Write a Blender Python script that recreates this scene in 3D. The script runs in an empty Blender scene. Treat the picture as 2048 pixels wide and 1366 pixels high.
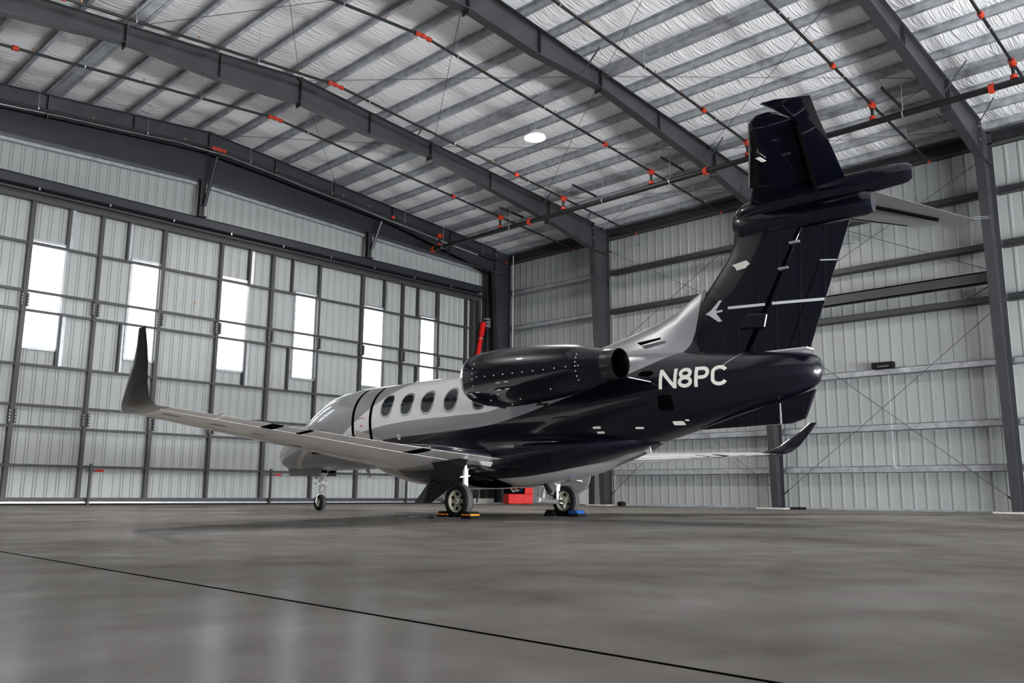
import bpy, bmesh, math, random
from mathutils import Vector, Matrix
random.seed(4)
S = bpy.context.scene
COL = S.collection
PI = math.pi

# ------------------------------------------------------------------ camera, world, lights, exposure
def cam_matrix(loc, yaw, pitch, roll):
    f = Vector((math.sin(yaw)*math.cos(pitch), math.cos(yaw)*math.cos(pitch), math.sin(pitch)))
    r = Vector((math.cos(yaw), -math.sin(yaw), 0)); d = -(r.cross(f))
    c, s = math.cos(roll), math.sin(roll)
    R = c*r + s*d; D = -s*r + c*d
    m = Matrix((R, -D, -f)).transposed().to_4x4()
    m.translation = loc
    return m
cd = bpy.data.cameras.new('camera'); cam = bpy.data.objects.new('camera', cd); COL.objects.link(cam)
cd.sensor_width = 36; cd.lens = 1713.26/2048*36; cd.clip_start = .05; cd.clip_end = 300
cam.matrix_world = cam_matrix((0, 0, .45), math.radians(45.9064), math.radians(10.0394), math.radians(-.4477))
S.camera = cam
w = bpy.data.worlds.new('world'); S.world = w; w.use_nodes = True
bg = w.node_tree.nodes['Background']; bg.inputs[0].default_value = (.80, .90, 1, 1); bg.inputs[1].default_value = 1.0
S.view_settings.view_transform = 'Standard'; S.view_settings.look = 'None'
S.view_settings.gamma = 1; S.view_settings.exposure = -0.2
S.view_settings.use_curve_mapping = False
WINDOW_E = 4.0
LAMPS = [(18.5, 17.0), (5.0, 17.0), (18.5, 4.3)]
LAMP_WATTS = [900, 900, 50]
LAMP_Z = 11.3

# ------------------------------------------------------------------ helpers
class MB:
    def __init__(s): s.v = []; s.f = []
    def add(s, vs, fs):
        b = len(s.v); s.v += [tuple(p) for p in vs]; s.f += [tuple(b+i for i in q) for q in fs]; return s
    def box(s, x0, x1, y0, y1, z0, z1):
        return s.add([(x0,y0,z0),(x1,y0,z0),(x1,y1,z0),(x0,y1,z0),(x0,y0,z1),(x1,y0,z1),(x1,y1,z1),(x0,y1,z1)],
              [(0,3,2,1),(4,5,6,7),(0,1,5,4),(1,2,6,5),(2,3,7,6),(3,0,4,7)])
    def hexa(s, p):      # 8 points, bottom ring then top ring
        return s.add(p, [(0,3,2,1),(4,5,6,7),(0,1,5,4),(1,2,6,5),(2,3,7,6),(3,0,4,7)])
    def loft(s, rings, cap=True, close=True):
        n = len(rings[0]); vs = [p for r in rings for p in r]; fs = []
        for i in range(len(rings)-1):
            for j in range(n if close else n-1):
                k = (j+1) % n
                fs.append((i*n+j, i*n+k, (i+1)*n+k, (i+1)*n+j))
        if cap:
            fs.append(tuple(range(n-1, -1, -1))); fs.append(tuple((len(rings)-1)*n+j for j in range(n)))
        return s.add(vs, fs)
    def tube(s, pts, r, n=10, cap=True):
        pts = [Vector(p) for p in pts]; rr = r if isinstance(r, (list, tuple)) else [r]*len(pts); rings = []
        for i, p in enumerate(pts):
            if i == 0: t = pts[1]-p
            elif i == len(pts)-1: t = p-pts[i-1]
            else: t = (pts[i+1]-p).normalized()+(p-pts[i-1]).normalized()
            t.normalize(); a = Vector((0,0,1)) if abs(t.z) < .9 else Vector((0,1,0))
            u = t.cross(a).normalized(); v = t.cross(u)
            rings.append([p+rr[i]*(math.cos(2*PI*k/n)*u+math.sin(2*PI*k/n)*v) for k in range(n)])
        return s.loft(rings, cap)
    def bar(s, a, b, w, h, up=(0,0,1)):      # rectangular bar, w sideways, h along up
        a, b = Vector(a), Vector(b); t = (b-a).normalized(); u = t.cross(Vector(up)).normalized(); v = u.cross(t)
        q = [(-w/2,-h/2),(w/2,-h/2),(w/2,h/2),(-w/2,h/2)]
        return s.loft([[a+u*x+v*y for x,y in q],[b+u*x+v*y for x,y in q]])
    def prism(s, poly, axis, a, b):      # extrude polygon (2d) along an axis
        def P(u, v, t): return {'x':(t,u,v),'y':(u,t,v),'z':(u,v,t)}[axis]
        return s.loft([[P(u,v,a) for u,v in poly],[P(u,v,b) for u,v in poly]])
    def lathe(s, c, prof, axis='x', n=32, cap=False):   # prof: (along, radius)
        rings = []
        for t, r in prof:
            ring = []
            for k in range(n):
                a = 2*PI*k/n; u, v = r*math.cos(a), r*math.sin(a)
                ring.append({'x':(c[0]+t,c[1]+u,c[2]+v),'y':(c[0]+u,c[1]+t,c[2]+v),'z':(c[0]+u,c[1]+v,c[2]+t)}[axis])
            rings.append(ring)
        return s.loft(rings, cap)

def wloc(o):
    p = Vector((0,0,0))
    while o: p = p + o.location; o = o.parent
    return p
def obj(name, mb, mat, parent=None, smooth=0, loc=None, bevel=0):
    me = bpy.data.meshes.new(name)
    off = wloc(parent) if parent else Vector((0,0,0))
    if loc: off = off + (Vector(loc)-off)
    me.from_pydata([(x-off.x, y-off.y, z-off.z) for x, y, z in mb.v], [], mb.f)
    bm = bmesh.new(); bm.from_mesh(me); bmesh.ops.recalc_face_normals(bm, faces=bm.faces); bm.to_mesh(me); bm.free()
    mats = mat if isinstance(mat, list) else [mat]
    for m in mats: me.materials.append(m)
    if smooth:
        me.polygons.foreach_set('use_smooth', [True]*len(me.polygons)); me.set_sharp_from_angle(angle=math.radians(smooth))
    o = bpy.data.objects.new(name, me); COL.objects.link(o)
    if parent: o.parent = parent
    elif loc: o.location = loc
    if loc and parent: o.location = Vector(loc)-wloc(parent)
    if bevel:
        b = o.modifiers.new('bevel', 'BEVEL'); b.width = bevel; b.segments = 2; b.limit_method = 'ANGLE'
    return o
def thing(name, label, cat, loc=(0,0,0), group=None):
    o = bpy.data.objects.new(name, None); COL.objects.link(o); o.location = loc; o.empty_display_size = .3
    o['label'] = label; o['category'] = cat
    if group: o['group'] = group
    return o
def tag(o, label, cat, group=None):
    o['label'] = label; o['category'] = cat
    if group: o['group'] = group
    return o
def struct(name, mb, mat, parent=None, smooth=0):
    o = obj(name, mb, mat, parent, smooth)
    if not parent: o['kind'] = 'structure'
    return o
ORD = ['first','second','third','fourth','fifth','sixth','seventh','eighth','ninth','tenth','eleventh','twelfth','thirteenth','fourteenth','fifteenth']

# ------------------------------------------------------------------ materials
def mat(name, col, rough=.5, metal=0, coat=0, spec=.5, noise=0, nscale=6, bump=0, bscale=40, coatr=.03, stretch=None, bdist=.02):
    m = bpy.data.materials.new(name); m.use_nodes = True; nt = m.node_tree; N = nt.nodes; L = nt.links
    p = N['Principled BSDF']; p.inputs['Base Color'].default_value = (*col, 1); p.inputs['Roughness'].default_value = rough
    p.inputs['Metallic'].default_value = metal; p.inputs['Coat Weight'].default_value = coat; p.inputs['Coat Roughness'].default_value = coatr
    p.inputs['Specular IOR Level'].default_value = spec
    tc = N.new('ShaderNodeTexCoord'); mp = N.new('ShaderNodeMapping'); L.new(tc.outputs['Object'], mp.inputs[0])
    if stretch: mp.inputs['Scale'].default_value = stretch
    if noise:
        n = N.new('ShaderNodeTexNoise'); n.inputs['Scale'].default_value = nscale; n.inputs['Detail'].default_value = 6; L.new(mp.outputs[0], n.inputs[0])
        r = N.new('ShaderNodeMapRange'); r.inputs[1].default_value = .3; r.inputs[2].default_value = .7
        r.inputs[3].default_value = 1-noise; r.inputs[4].default_value = 1+noise; L.new(n.outputs[0], r.inputs[0])
        mx = N.new('ShaderNodeVectorMath'); mx.operation = 'SCALE'; mx.inputs[0].default_value = col; L.new(r.outputs[0], mx.inputs['Scale'])
        L.new(mx.outputs[0], p.inputs['Base Color'])
    if bump:
        n = N.new('ShaderNodeTexNoise'); n.inputs['Scale'].default_value = bscale; n.inputs['Detail'].default_value = 4; L.new(mp.outputs[0], n.inputs[0])
        b = N.new('ShaderNodeBump'); b.inputs['Strength'].default_value = bump; b.inputs['Distance'].default_value = bdist
        L.new(n.outputs[0], b.inputs['Height']); L.new(b.outputs[0], p.inputs['Normal'])
    return m
def emit(name, col, e):
    m = bpy.data.materials.new(name); m.use_nodes = True; p = m.node_tree.nodes['Principled BSDF']
    p.inputs['Base Color'].default_value = (*col, 1); p.inputs['Emission Color'].default_value = (*col, 1); p.inputs['Emission Strength'].default_value = e
    return m
M = {}
M['wall'] = mat('wall_panel_paint', (.32,.333,.33), .38, noise=.05, nscale=.8)
M['wall2'] = mat('wall_liner_paint', (.30,.313,.308), .32, noise=.07, nscale=.8, stretch=(1,2,.3))
M['seam'] = mat('panel_seam', (.10,.11,.11), .6)
M['steel'] = mat('grey_painted_steel', (.030,.031,.034), .42, noise=.10, nscale=1.5)
M['steel_d'] = mat('dark_painted_steel', (.028,.028,.032), .45, noise=.15, nscale=2)
M['steel_b'] = mat('blue_grey_painted_steel', (.017,.019,.025), .42, noise=.15, nscale=1)
M['galv'] = mat('galvanised_steel', (.40,.415,.44), .38, .55, noise=.25, nscale=5)
M['galv_l'] = mat('bright_galvanised_steel', (.50,.52,.54), .3, .7, noise=.15, nscale=6)
M['door_frame'] = mat('door_frame_steel', (.035,.035,.038), .5, noise=.1)
M['black_pipe'] = mat('black_iron_pipe', (.008,.008,.009), .5, spec=.3)
M['red_cpl'] = mat('orange_red_coupling', (.34,.030,.013), .55, spec=.2)
M['red'] = mat('red_paint', (.50,.006,.006), .5, spec=.2)
M['wire'] = mat('wire', (.10,.10,.10), .5, .5)
M['white_cable'] = mat('white_cable', (.75,.76,.76), .5)
M['conc_pad'] = mat('concrete_pad', (.42,.40,.37), .8, noise=.12, nscale=8)
M['rubber'] = mat('black_rubber', (.006,.006,.006), .75, spec=.2)
M['tyre'] = mat('tyre_rubber', (.004,.004,.004), .65, spec=.2)
M['wall_dark'] = mat('dark_grey_wall_sheet', (.10,.10,.105), .6)
M['tread'] = mat('worn_tread', (.06,.06,.065), .7)
M['navy'] = mat('navy_gloss_paint', (.0014,.0018,.0065), .3, coat=1, spec=.1, coatr=.02)
M['white_gear'] = mat('white_gear_paint', (.68,.68,.66), .35, noise=.12, nscale=25)
M['hub'] = mat('cream_wheel_paint', (.55,.52,.42), .4, noise=.08, nscale=20)
M['chrome'] = mat('polished_metal', (.75,.75,.76), .12, 1)
M['nozzle'] = mat('burnished_nozzle_metal', (.12,.12,.125), .22, 1)
M['black'] = mat('flat_black', (.002,.002,.002), .9, spec=0)
M['glass'] = mat('dark_cabin_glass', (.012,.015,.018), .06, coat=1)
M['silver'] = mat('silver_wing_paint', (.80,.77,.74), .34, .0, coat=.6, noise=.06, nscale=1.2)
M['greypaint'] = mat('grey_gear_door_paint', (.20,.20,.205), .4)
M['cream'] = mat('cream_decal', (.72,.70,.64), .5)
M['decal'] = mat('pale_grey_decal', (.55,.56,.60), .5)
M['orange'] = mat('orange_reflector', (.9,.28,.01), .5)
M['blue'] = mat('blue_plastic', (.006,.07,.30), .5)
M['rope'] = mat('rope', (.06,.055,.05), .9)
M['white_door'] = mat('white_door_paint', (.62,.63,.64), .4)
M['rust'] = mat('rust_mark', (.30,.16,.08), .8)
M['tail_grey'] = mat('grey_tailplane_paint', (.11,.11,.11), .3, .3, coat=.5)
M['inner_grey'] = mat('grey_inner_door_paint', (.36,.355,.34), .5)
M['pane'] = emit('daylit_window_panel', (.93,.97,1), WINDOW_E)
M['fill_panel'] = emit('added_fill_light_panel', (.95,.97,1), 165)  # glow of the added fill panels behind the camera
M['lamp'] = emit('lamp_lens', (1,.98,.94), 40)

def roof_mat():
    m = bpy.data.materials.new('roof_insulation_film'); m.use_nodes = True; nt = m.node_tree; N = nt.nodes; L = nt.links
    p = N['Principled BSDF']; p.inputs['Base Color'].default_value = (.88,.88,.89,1); p.inputs['Roughness'].default_value = .26; p.inputs['Metallic'].default_value = .2
    tc = N.new('ShaderNodeTexCoord')
    mp = N.new('ShaderNodeMapping'); mp.inputs['Scale'].default_value = (.8, 8.0, 1); L.new(tc.outputs['Object'], mp.inputs[0])
    n1 = N.new('ShaderNodeTexNoise'); n1.inputs['Scale'].default_value = 1.6; n1.inputs['Detail'].default_value = 5; n1.inputs['Distortion'].default_value = .8; L.new(mp.outputs[0], n1.inputs[0])
    mp2 = N.new('ShaderNodeMapping'); mp2.inputs['Scale'].default_value = (.7, .45, 1); L.new(tc.outputs['Object'], mp2.inputs[0])
    n2 = N.new('ShaderNodeTexNoise'); n2.inputs['Scale'].default_value = 1.2; n2.inputs['Detail'].default_value = 2; L.new(mp2.outputs[0], n2.inputs[0])
    mx = N.new('ShaderNodeMath'); mx.operation = 'MULTIPLY_ADD'; L.new(n2.outputs[0], mx.inputs[0]); mx.inputs[1].default_value = 1.5; L.new(n1.outputs[0], mx.inputs[2])
    b = N.new('ShaderNodeBump'); b.inputs['Strength'].default_value = .75; b.inputs['Distance'].default_value = .09
    L.new(mx.outputs[0], b.inputs['Height']); L.new(b.outputs[0], p.inputs['Normal'])
    return m
M['roof'] = roof_mat()

def floor_mat():
    m = bpy.data.materials.new('polished_concrete'); m.use_nodes = True; nt = m.node_tree; N = nt.nodes; L = nt.links
    p = N['Principled BSDF']; tc = N.new('ShaderNodeTexCoord'); p.inputs['Specular IOR Level'].default_value = .4
    def noise(sc, det, dist=0):
        n = N.new('ShaderNodeTexNoise'); n.inputs['Scale'].default_value = sc; n.inputs['Detail'].default_value = det; n.inputs['Distortion'].default_value = dist
        L.new(tc.outputs['Object'], n.inputs[0]); return n
    a, b2 = noise(.35, 7, .6), noise(2.2, 8, .3)
    ad = N.new('ShaderNodeMath'); ad.operation = 'MULTIPLY_ADD'; L.new(b2.outputs[0], ad.inputs[0]); ad.inputs[1].default_value = .45; L.new(a.outputs[0], ad.inputs[2])
    cr = N.new('ShaderNodeValToRGB'); cr.color_ramp.elements[0].position = .5; cr.color_ramp.elements[0].color = (.105,.096,.088,1)
    cr.color_ramp.elements[1].position = .92; cr.color_ramp.elements[1].color = (.225,.211,.197,1); L.new(ad.outputs[0], cr.inputs[0])
    sp = noise(38, 2); r2 = N.new('ShaderNodeMapRange'); r2.inputs[1].default_value = .70; r2.inputs[2].default_value = .78; r2.inputs[3].default_value = 1; r2.inputs[4].default_value = .75; L.new(sp.outputs[0], r2.inputs[0])
    ml = N.new('ShaderNodeVectorMath'); ml.operation = 'SCALE'; L.new(cr.outputs[0], ml.inputs[0]); L.new(r2.outputs[0], ml.inputs['Scale']); L.new(ml.outputs[0], p.inputs['Base Color'])
    rr = N.new('ShaderNodeMapRange'); rr.inputs[1].default_value = .3; rr.inputs[2].default_value = .7; rr.inputs[3].default_value = .18; rr.inputs[4].default_value = .24; L.new(b2.outputs[0], rr.inputs[0]); L.new(rr.outputs[0], p.inputs['Roughness'])
    b = N.new('ShaderNodeBump'); b.inputs['Strength'].default_value = .03; b.inputs['Distance'].default_value = .01; L.new(a.outputs[0], b.inputs['Height']); L.new(b.outputs[0], p.inputs['Normal'])
    # matt bare concrete with a thin worn sealer over it
    df = N.new('ShaderNodeBsdfDiffuse'); L.new(ml.outputs[0], df.inputs['Color']); mix = N.new('ShaderNodeMixShader')
    wr_ = N.new('ShaderNodeMapRange'); wr_.inputs[1].default_value = .35; wr_.inputs[2].default_value = .65; wr_.inputs[3].default_value = .12; wr_.inputs[4].default_value = .26; L.new(a.outputs[0], wr_.inputs[0])
    L.new(wr_.outputs[0], mix.inputs[0]); L.new(df.outputs[0], mix.inputs[1]); L.new(p.outputs[0], mix.inputs[2]); L.new(mix.outputs[0], N['Material Output'].inputs[0])
    return m
M['floor'] = floor_mat()

# ------------------------------------------------------------------ the building
RX = 12.45                       # ridge
WX, LX, DY, BY = 27.35, -2.45, 27.45, -14.0
SL = .0865
def ztop(x): return 12.37-SL*abs(x-RX)      # underside of purlins
def zdeck(x): return ztop(x)+.225

struct('floor', MB().box(LX-.3, WX+.4, BY-.3, DY+.4, -.3, 0), M['floor'])
j = MB().box(2.020, 2.038, BY, DY-.2, -.002, .0015)
o = struct('floor_joint', j, M['black']); o.name = 'trim_1'

def ribbed(axis, a0, a1, z0, z1, face, sgn, pitch, phase, top=None, depth=.022, w=.05):
    """ribbed sheet; axis = running direction; face = inner plane coordinate; sgn = +1 when the room is on the smaller side"""
    prof = [(a0, 0)]
    k = math.ceil((a0-phase)/pitch)
    while phase+k*pitch < a1:
        c = phase+k*pitch
        if c-w > a0 and c+w < a1: prof += [(c-w, 0), (c-w*.45, depth), (c+w*.45, depth), (c+w, 0)]
        k += 1
    prof.append((a1, 0)); m = MB(); lo = []; hi = []
    for a, d in prof:
        zt = top(a) if top else z1
        lo.append((a, face-sgn*d, z0) if axis == 'x' else (face-sgn*d, a, z0))
        hi.append((a, face-sgn*d, zt) if axis == 'x' else (face-sgn*d, a, zt))
    bk = face+sgn*.06
    lo += [(a1, bk, z0), (a0, bk, z0)] if axis == 'x' else [(bk, a1, z0), (bk, a0, z0)]
    zt = [top(a1), top(a0)] if top else [z1, z1]
    hi += [(a1, bk, zt[0]), (a0, bk, zt[1])] if axis == 'x' else [(bk, a1, zt[0]), (bk, a0, zt[1])]
    return m.loft([lo, hi])
def seams(axis, a0, a1, z0, z1, face, sgn, pitch, phase, top=None):
    m = MB(); k = math.ceil((a0-phase)/pitch)
    while phase+k*pitch < a1:
        c = phase+k*pitch; zt = (top(c) if top else z1)
        if c+.012 < a1:
            if axis == 'x': m.box(c-.006, c+.006, face-sgn*.004, face+sgn*.004, z0, zt)
            else: m.box(face-sgn*.004, face+sgn*.004, c-.006, c+.006, z0, zt)
        k += 1
    return m

# right side wall
wr = struct('wall_right', ribbed('y', BY, DY, 0, 11.35, WX, 1, .365, .02, depth=.008), M['wall2'])
sm = obj('seam_line', seams('y', BY, DY, 0, 11.35, WX, 1, .365, .02+.052), M['seam'], wr)
struct('wall_left', ribbed('y', BY, DY, 0, 11.35, LX, -1, .73, .02), M['wall_dark'])
for i, (x0_, x1_) in enumerate(((1,6.5),(7.5,12),(13,17.5),(18.5,24))):  # unseen glowing panels added on the back wall as fill light, not real windows
    wn = struct(f'window_{i+7}', MB().box(x0_, x1_, BY+.05, BY+.07, .08, 1.7), M['fill_panel'])
    obj('window_frame', MB().box(x0_-.08,x0_,BY+.02,BY+.12,.01,1.78).box(x1_,x1_+.08,BY+.02,BY+.12,.01,1.78).box(x0_,x1_,BY+.02,BY+.12,.01,.08).box(x0_,x1_,BY+.02,BY+.12,1.7,1.78), M['galv_l'], wn)  # surround of the added fill panel
struct('wall_back', ribbed('x', LX, WX, 0, 11, BY, -1, .73, .02, top=zdeck), M['wall_dark'])
# wall above the hangar door
wf = struct('wall_front', ribbed('x', LX, WX, 9.35, 11, DY, 1, .31, .1, top=zdeck), M['wall'])
obj('seam_line', seams('x', LX, WX, 9.35, 11, DY, 1, .31, .1+.052, top=zdeck), M['seam'], wf)
struct('wall_front', ribbed('x', LX, 3.65, 0, 9.35, DY, 1, .31, .1), M['wall'])
struct('wall_front', ribbed('x', 26.0, WX, 0, 9.35, DY, 1, .31, .1), M['wall'])
struct('trim_2', MB().box(WX-.04, WX, BY, DY, 0, .06), M['galv'])

# ceiling: insulation film draped over the purlins
PURL = sorted([RX-.33-1.14*k for k in range(13)]+[RX+.70+1.135*k for k in range(13)])
def ceiling():
    m = MB(); xs = [LX-.1]+PURL+[WX+.1]; cols = []
    for a, b in zip(xs[:-1], xs[1:]):
        for i in range(8):
            t = i/8; x = a+(b-a)*t; cols.append((x, zdeck(x)-.20*(b-a)*4*t*(1-t)*.45))
    cols.append((xs[-1], zdeck(xs[-1])))
    ys = [BY-.1+(DY+.2-BY)*i/60 for i in range(61)]
    rings = [[(x, y, z+.012*math.sin(y*2.1+x*3)) for x, z in cols] for y in ys]
    m.loft(rings, cap=False, close=False)
    top = [(LX-.3, zdeck(LX)+.15), (RX, zdeck(RX)+.15), (WX+.3, zdeck(WX)+.15)]
    m.loft([[(x, y, z+.05) for x, z in top] for y in (BY-.2, DY+.3)], cap=False, close=False)
    return m
ce = struct('ceiling', ceiling(), M['roof'], smooth=60)

# purlins (Z sections, heavy double ones at the rafter splices)
HEAVY = [min(PURL, key=lambda p: abs(p-h)) for h in (17.6, 23.2, 7.4)]
def purlin(x, heavy):
    z0 = ztop(x); m = MB(); t = .006; h = .21
    y0, y1 = -9, DY-.1
    def zsec(xc, d):
        m.box(xc-t, xc+t, y0, y1, z0, z0+h)
        m.box(min(xc, xc+d*.085), max(xc, xc+d*.085), y0, y1, z0, z0+2*t)
        m.box(min(xc+d*.085-t, xc+d*.085+t), max(xc+d*.085-t, xc+d*.085+t), y0, y1, z0, z0+.025)
        m.box(min(xc, xc-d*.075), max(xc, xc-d*.075), y0, y1, z0+h-2*t, z0+h)
    if heavy:
        zsec(x-.13, -1); zsec(x+.13, 1); m.box(x-.13, x+.13, y0, y1, z0, z0+.012)
    else: zsec(x, 1 if x > RX else -1)
    return m
rk = lk = 0
right = [p for p in PURL if p > RX]; left = [p for p in PURL if p < RX][::-1]
for side, lst in (('right-hand', right), ('left-hand', left)):
    for k, x in enumerate(lst):
        hv = x in HEAVY
        if x < .5: continue
        kind = 'wide doubled galvanised roof purlin' if hv else 'galvanised steel roof purlin'
        where = 'next to the roof ridge on the' if k == 0 else f'{ORD[k]} from the ridge on the'
        tag(obj('roof_purlin', purlin(x, hv), M['galv']), f'{kind}, {where} {side} slope', 'roof beam', 'roof purlins')
tag(obj('eave_beam', MB().box(26.98, 27.27, -9, DY-.1, 10.72, 10.76).box(27.2,27.27,-9,DY-.1,10.72,11.08).box(26.98,27.27,-9,DY-.1,11.06,11.1), M['steel']),
    'grey steel eave beam along the top of the right-hand side wall', 'roof beam')

# steel frames
FR = {0: 26.4, 1: 20.8, 2: 13.65, 3: 6.6}
DEP = {0: [(0,.66),(4.0,.60),(8.6,.62),(13.7,1.12)], 1: [(0,.76),(2.4,.74),(5.0,.48),(11.0,.78),(13.7,1.10)]}
DEP[2] = DEP[1]; DEP[3] = DEP[1]
def interp(t, tab):
    for (a, va), (b, vb) in zip(tab[:-1], tab[1:]):
        if t <= b: return va+(vb-va)*(t-a)/(b-a)
    return tab[-1][1]
FNAME = {0: 'grey tapered steel roof frame nearest the hangar door', 1: 'grey tapered steel roof frame, second back from the hangar door',
         2: 'grey tapered steel roof frame crossing above the aircraft engine, leg behind its tail', 3: 'grey tapered steel roof frame at far right, its leg closest to the camera'}
for k, Y in FR.items():
    T = thing('steel_frame', FNAME[k], 'steel frame', (26.8, Y, 0), 'portal frames of the hangar')
    st = M['steel_b'] if k == 0 else M['steel']
    web = 0.006; fw = .125
    xs = [RX+d for d in (-14.4,-13.7,-11,-8,-5,-2.4,0,2.4,4.9,5.1,8,11,12.4,13.65)]
    m = MB()
    bot = [(x, ztop(x)-interp(abs(x-RX), DEP[k])) for x in xs]
    for (xa, za), (xb, zb) in zip(bot[:-1], bot[1:]):
        ta, tb = ztop(xa)-.005, ztop(xb)-.005
        m.hexa([(xa,Y-web,za),(xb,Y-web,zb),(xb,Y+web,zb),(xa,Y+web,za),(xa,Y-web,ta),(xb,Y-web,tb),(xb,Y+web,tb),(xa,Y+web,ta)])
        m.hexa([(xa,Y-fw,za-.012),(xb,Y-fw,zb-.012),(xb,Y+fw,zb-.012),(xa,Y+fw,za-.012),(xa,Y-fw,za+.01),(xb,Y-fw,zb+.01),(xb,Y+fw,zb+.01),(xa,Y+fw,za+.01)])
        m.hexa([(xa,Y-fw,ta-.014),(xb,Y-fw,tb-.014),(xb,Y+fw,tb-.014),(xa,Y+fw,ta-.014),(xa,Y-fw,ta),(xb,Y-fw,tb),(xb,Y+fw,tb),(xa,Y+fw,ta)])
    obj('rafter', m, st, T)
    # splice and stiffener plates
    for d in (-5.0, 0, 5.0, 10.9):
        x = RX+d; zb = ztop(x)-interp(abs(d), DEP[k])
        m = MB().box(x-.016, x+.016, Y-.135, Y+.135, zb-.13, ztop(x)+.02)
        obj('splice_plate', m, M['steel_d'], T)
    for d in (-2.5, 2.5, 7.8):
        x = RX+d; zb = ztop(x)-interp(abs(d), DEP[k])
        obj('stiffener', MB().box(x-.006, x+.006, Y-.11, Y+.11, zb, ztop(x)), st, T)
    # leg
    zi = ztop(26.1)-1.12
    m = MB()
    for xa, xb, xc, xd in ((26.55,26.57,26.03,26.05), (26.98,27.0,26.98,27.0)):
        zt = zi if xa < 26.9 else ztop(26.9)
        m.hexa([(xa,Y-fw,0),(xb,Y-fw,0),(xb,Y+fw,0),(xa,Y+fw,0),(xc,Y-fw,zt),(xd,Y-fw,zt),(xd,Y+fw,zt),(xc,Y+fw,zt)])
    m.hexa([(26.56,Y-web,0),(26.99,Y-web,0),(26.99,Y+web,0),(26.56,Y+web,0),(26.04,Y-web,zi),(26.99,Y-web,zi),(26.99,Y+web,zi),(26.04,Y+web,zi)])
    m.hexa([(26.04,Y-web,zi),(26.99,Y-web,zi),(26.99,Y+web,zi),(26.04,Y+web,zi),(26.04,Y-web,ztop(26.05)),(26.99,Y-web,ztop(26.95)),(26.99,Y+web,ztop(26.95)),(26.04,Y+web,ztop(26.05))])
    m.box(26.45, 27.05, Y-.14, Y+.14, 0, .025)
    obj('column', m, st, T)
    m = MB().box(26.02,26.05,Y-.13,Y+.13,zi-.03,ztop(26.04)).box(26.03,27.0,Y-.12,Y+.12,zi-.012,zi+.012)
    obj('knee_plate', m, st, T)
    for dy in (-.09, .09):
        for zz in (.06, .5, .9): obj('bolt', MB().box(26.0,26.025,Y+dy-.018,Y+dy+.018,zi+zz-.018,zi+zz+.018), M['galv'], T)
    # flange braces up to the purlins
    if k:
        for d in (4.1, 10.3, 12.6):
            x = RX+d; zb = ztop(x)-interp(abs(d), DEP[k])
            for sg in (-1, 1):
                if sg > 0 and d < 12: continue
                obj('flange_brace', MB().bar((x, Y+sg*.1, zb+.02), (x, Y+sg*.75, ztop(x)+.02), .05, .012), st, T)
    pad = MB().box(26.15, 27.28, Y-.5, Y+.5, 0, .05)
    tag(obj('footing_pad', pad, M['conc_pad'], bevel=.01), f"concrete pad under the leg of the {['frame by the hangar door','second frame from the door','frame behind the aircraft tail','nearest frame at far right'][k]}", 'concrete pad', 'column footing pads')

# corner posts and girder over the door
T = thing('door_girder', 'deep dark blue-grey steel girder spanning above the hangar door', 'girder', (RX, 27.0, 10.6))
m = MB(); xs = [LX+.3, 3, 6.5, 9.5, RX, 16.5, 20, 23, 26]
gb = [(x, 10.88-.036*abs(x-RX)) for x in xs]
for (xa, za), (xb, zb) in zip(gb[:-1], gb[1:]):
    for (y0, y1, a0, a1, b0, b1) in ((26.99,27.01,za,min(ztop(xa),za+1.5),zb,min(ztop(xb),zb+1.5)), (26.85,27.15,za-.02,za,zb-.02,zb)):
        m.hexa([(xa,y0,a0),(xb,y0,b0),(xb,y1,b0),(xa,y1,a0),(xa,y0,a1),(xb,y0,b1),(xb,y1,b1),(xa,y1,a1)])
obj('web_plate', m, M['steel_b'], T)
m = MB()
for (xa, za), (xb, zb) in zip(gb[:-1], gb[1:]): m.bar((xa, 27.28, za-.06), (xb, 27.28, zb-.06), .12, .10)
obj('edge_flashing', m, M['galv'], T)
for x in (RX+.2, 19.65, 5.7):
    zb = 10.88-.036*abs(x-RX)
    obj('hanger_post', MB().box(x-.09,x+.09,26.93,26.95,9.6,zb).box(x-.008,x+.008,26.93,27.13,9.6,zb).box(x-.09,x+.09,27.11,27.13,9.6,zb).box(x-.16,x+.16,26.85,27.2,9.58,9.61), M['steel_d'], T)
    obj('diagonal_brace', MB().tube([(x+.04, 26.86, 9.95), (x+.2, 26.5, ztop(x)-.7)], .06, 8), M['steel_b'], T)
# door header
T = thing('door_header', 'long dark steel header beam with louvred track just above the hangar door', 'header beam', (RX, 27.2, 9.3))
obj('beam', MB().box(3.0,25.9,26.98,27.0,9.28,9.56).box(3.0,25.9,26.98,27.3,9.54,9.57).box(3.0,25.9,26.98,27.3,9.27,9.29), M['steel_b'], T)
m = MB()
for i in range(4): m.box(3.0, 26.2, 27.02+.07*i, 27.05+.07*i, 9.11+.035*i, 9.135+.035*i)
m.box(3.0,26.2,27.32,27.36,9.05,9.3)
obj('track', m, M['steel_d'], T)
for x in [5.6+2.05*i for i in range(10)]: obj('track_clip', MB().box(x-.02,x+.02,26.97,27.0,9.2,9.28), M['galv_l'], T)

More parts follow.
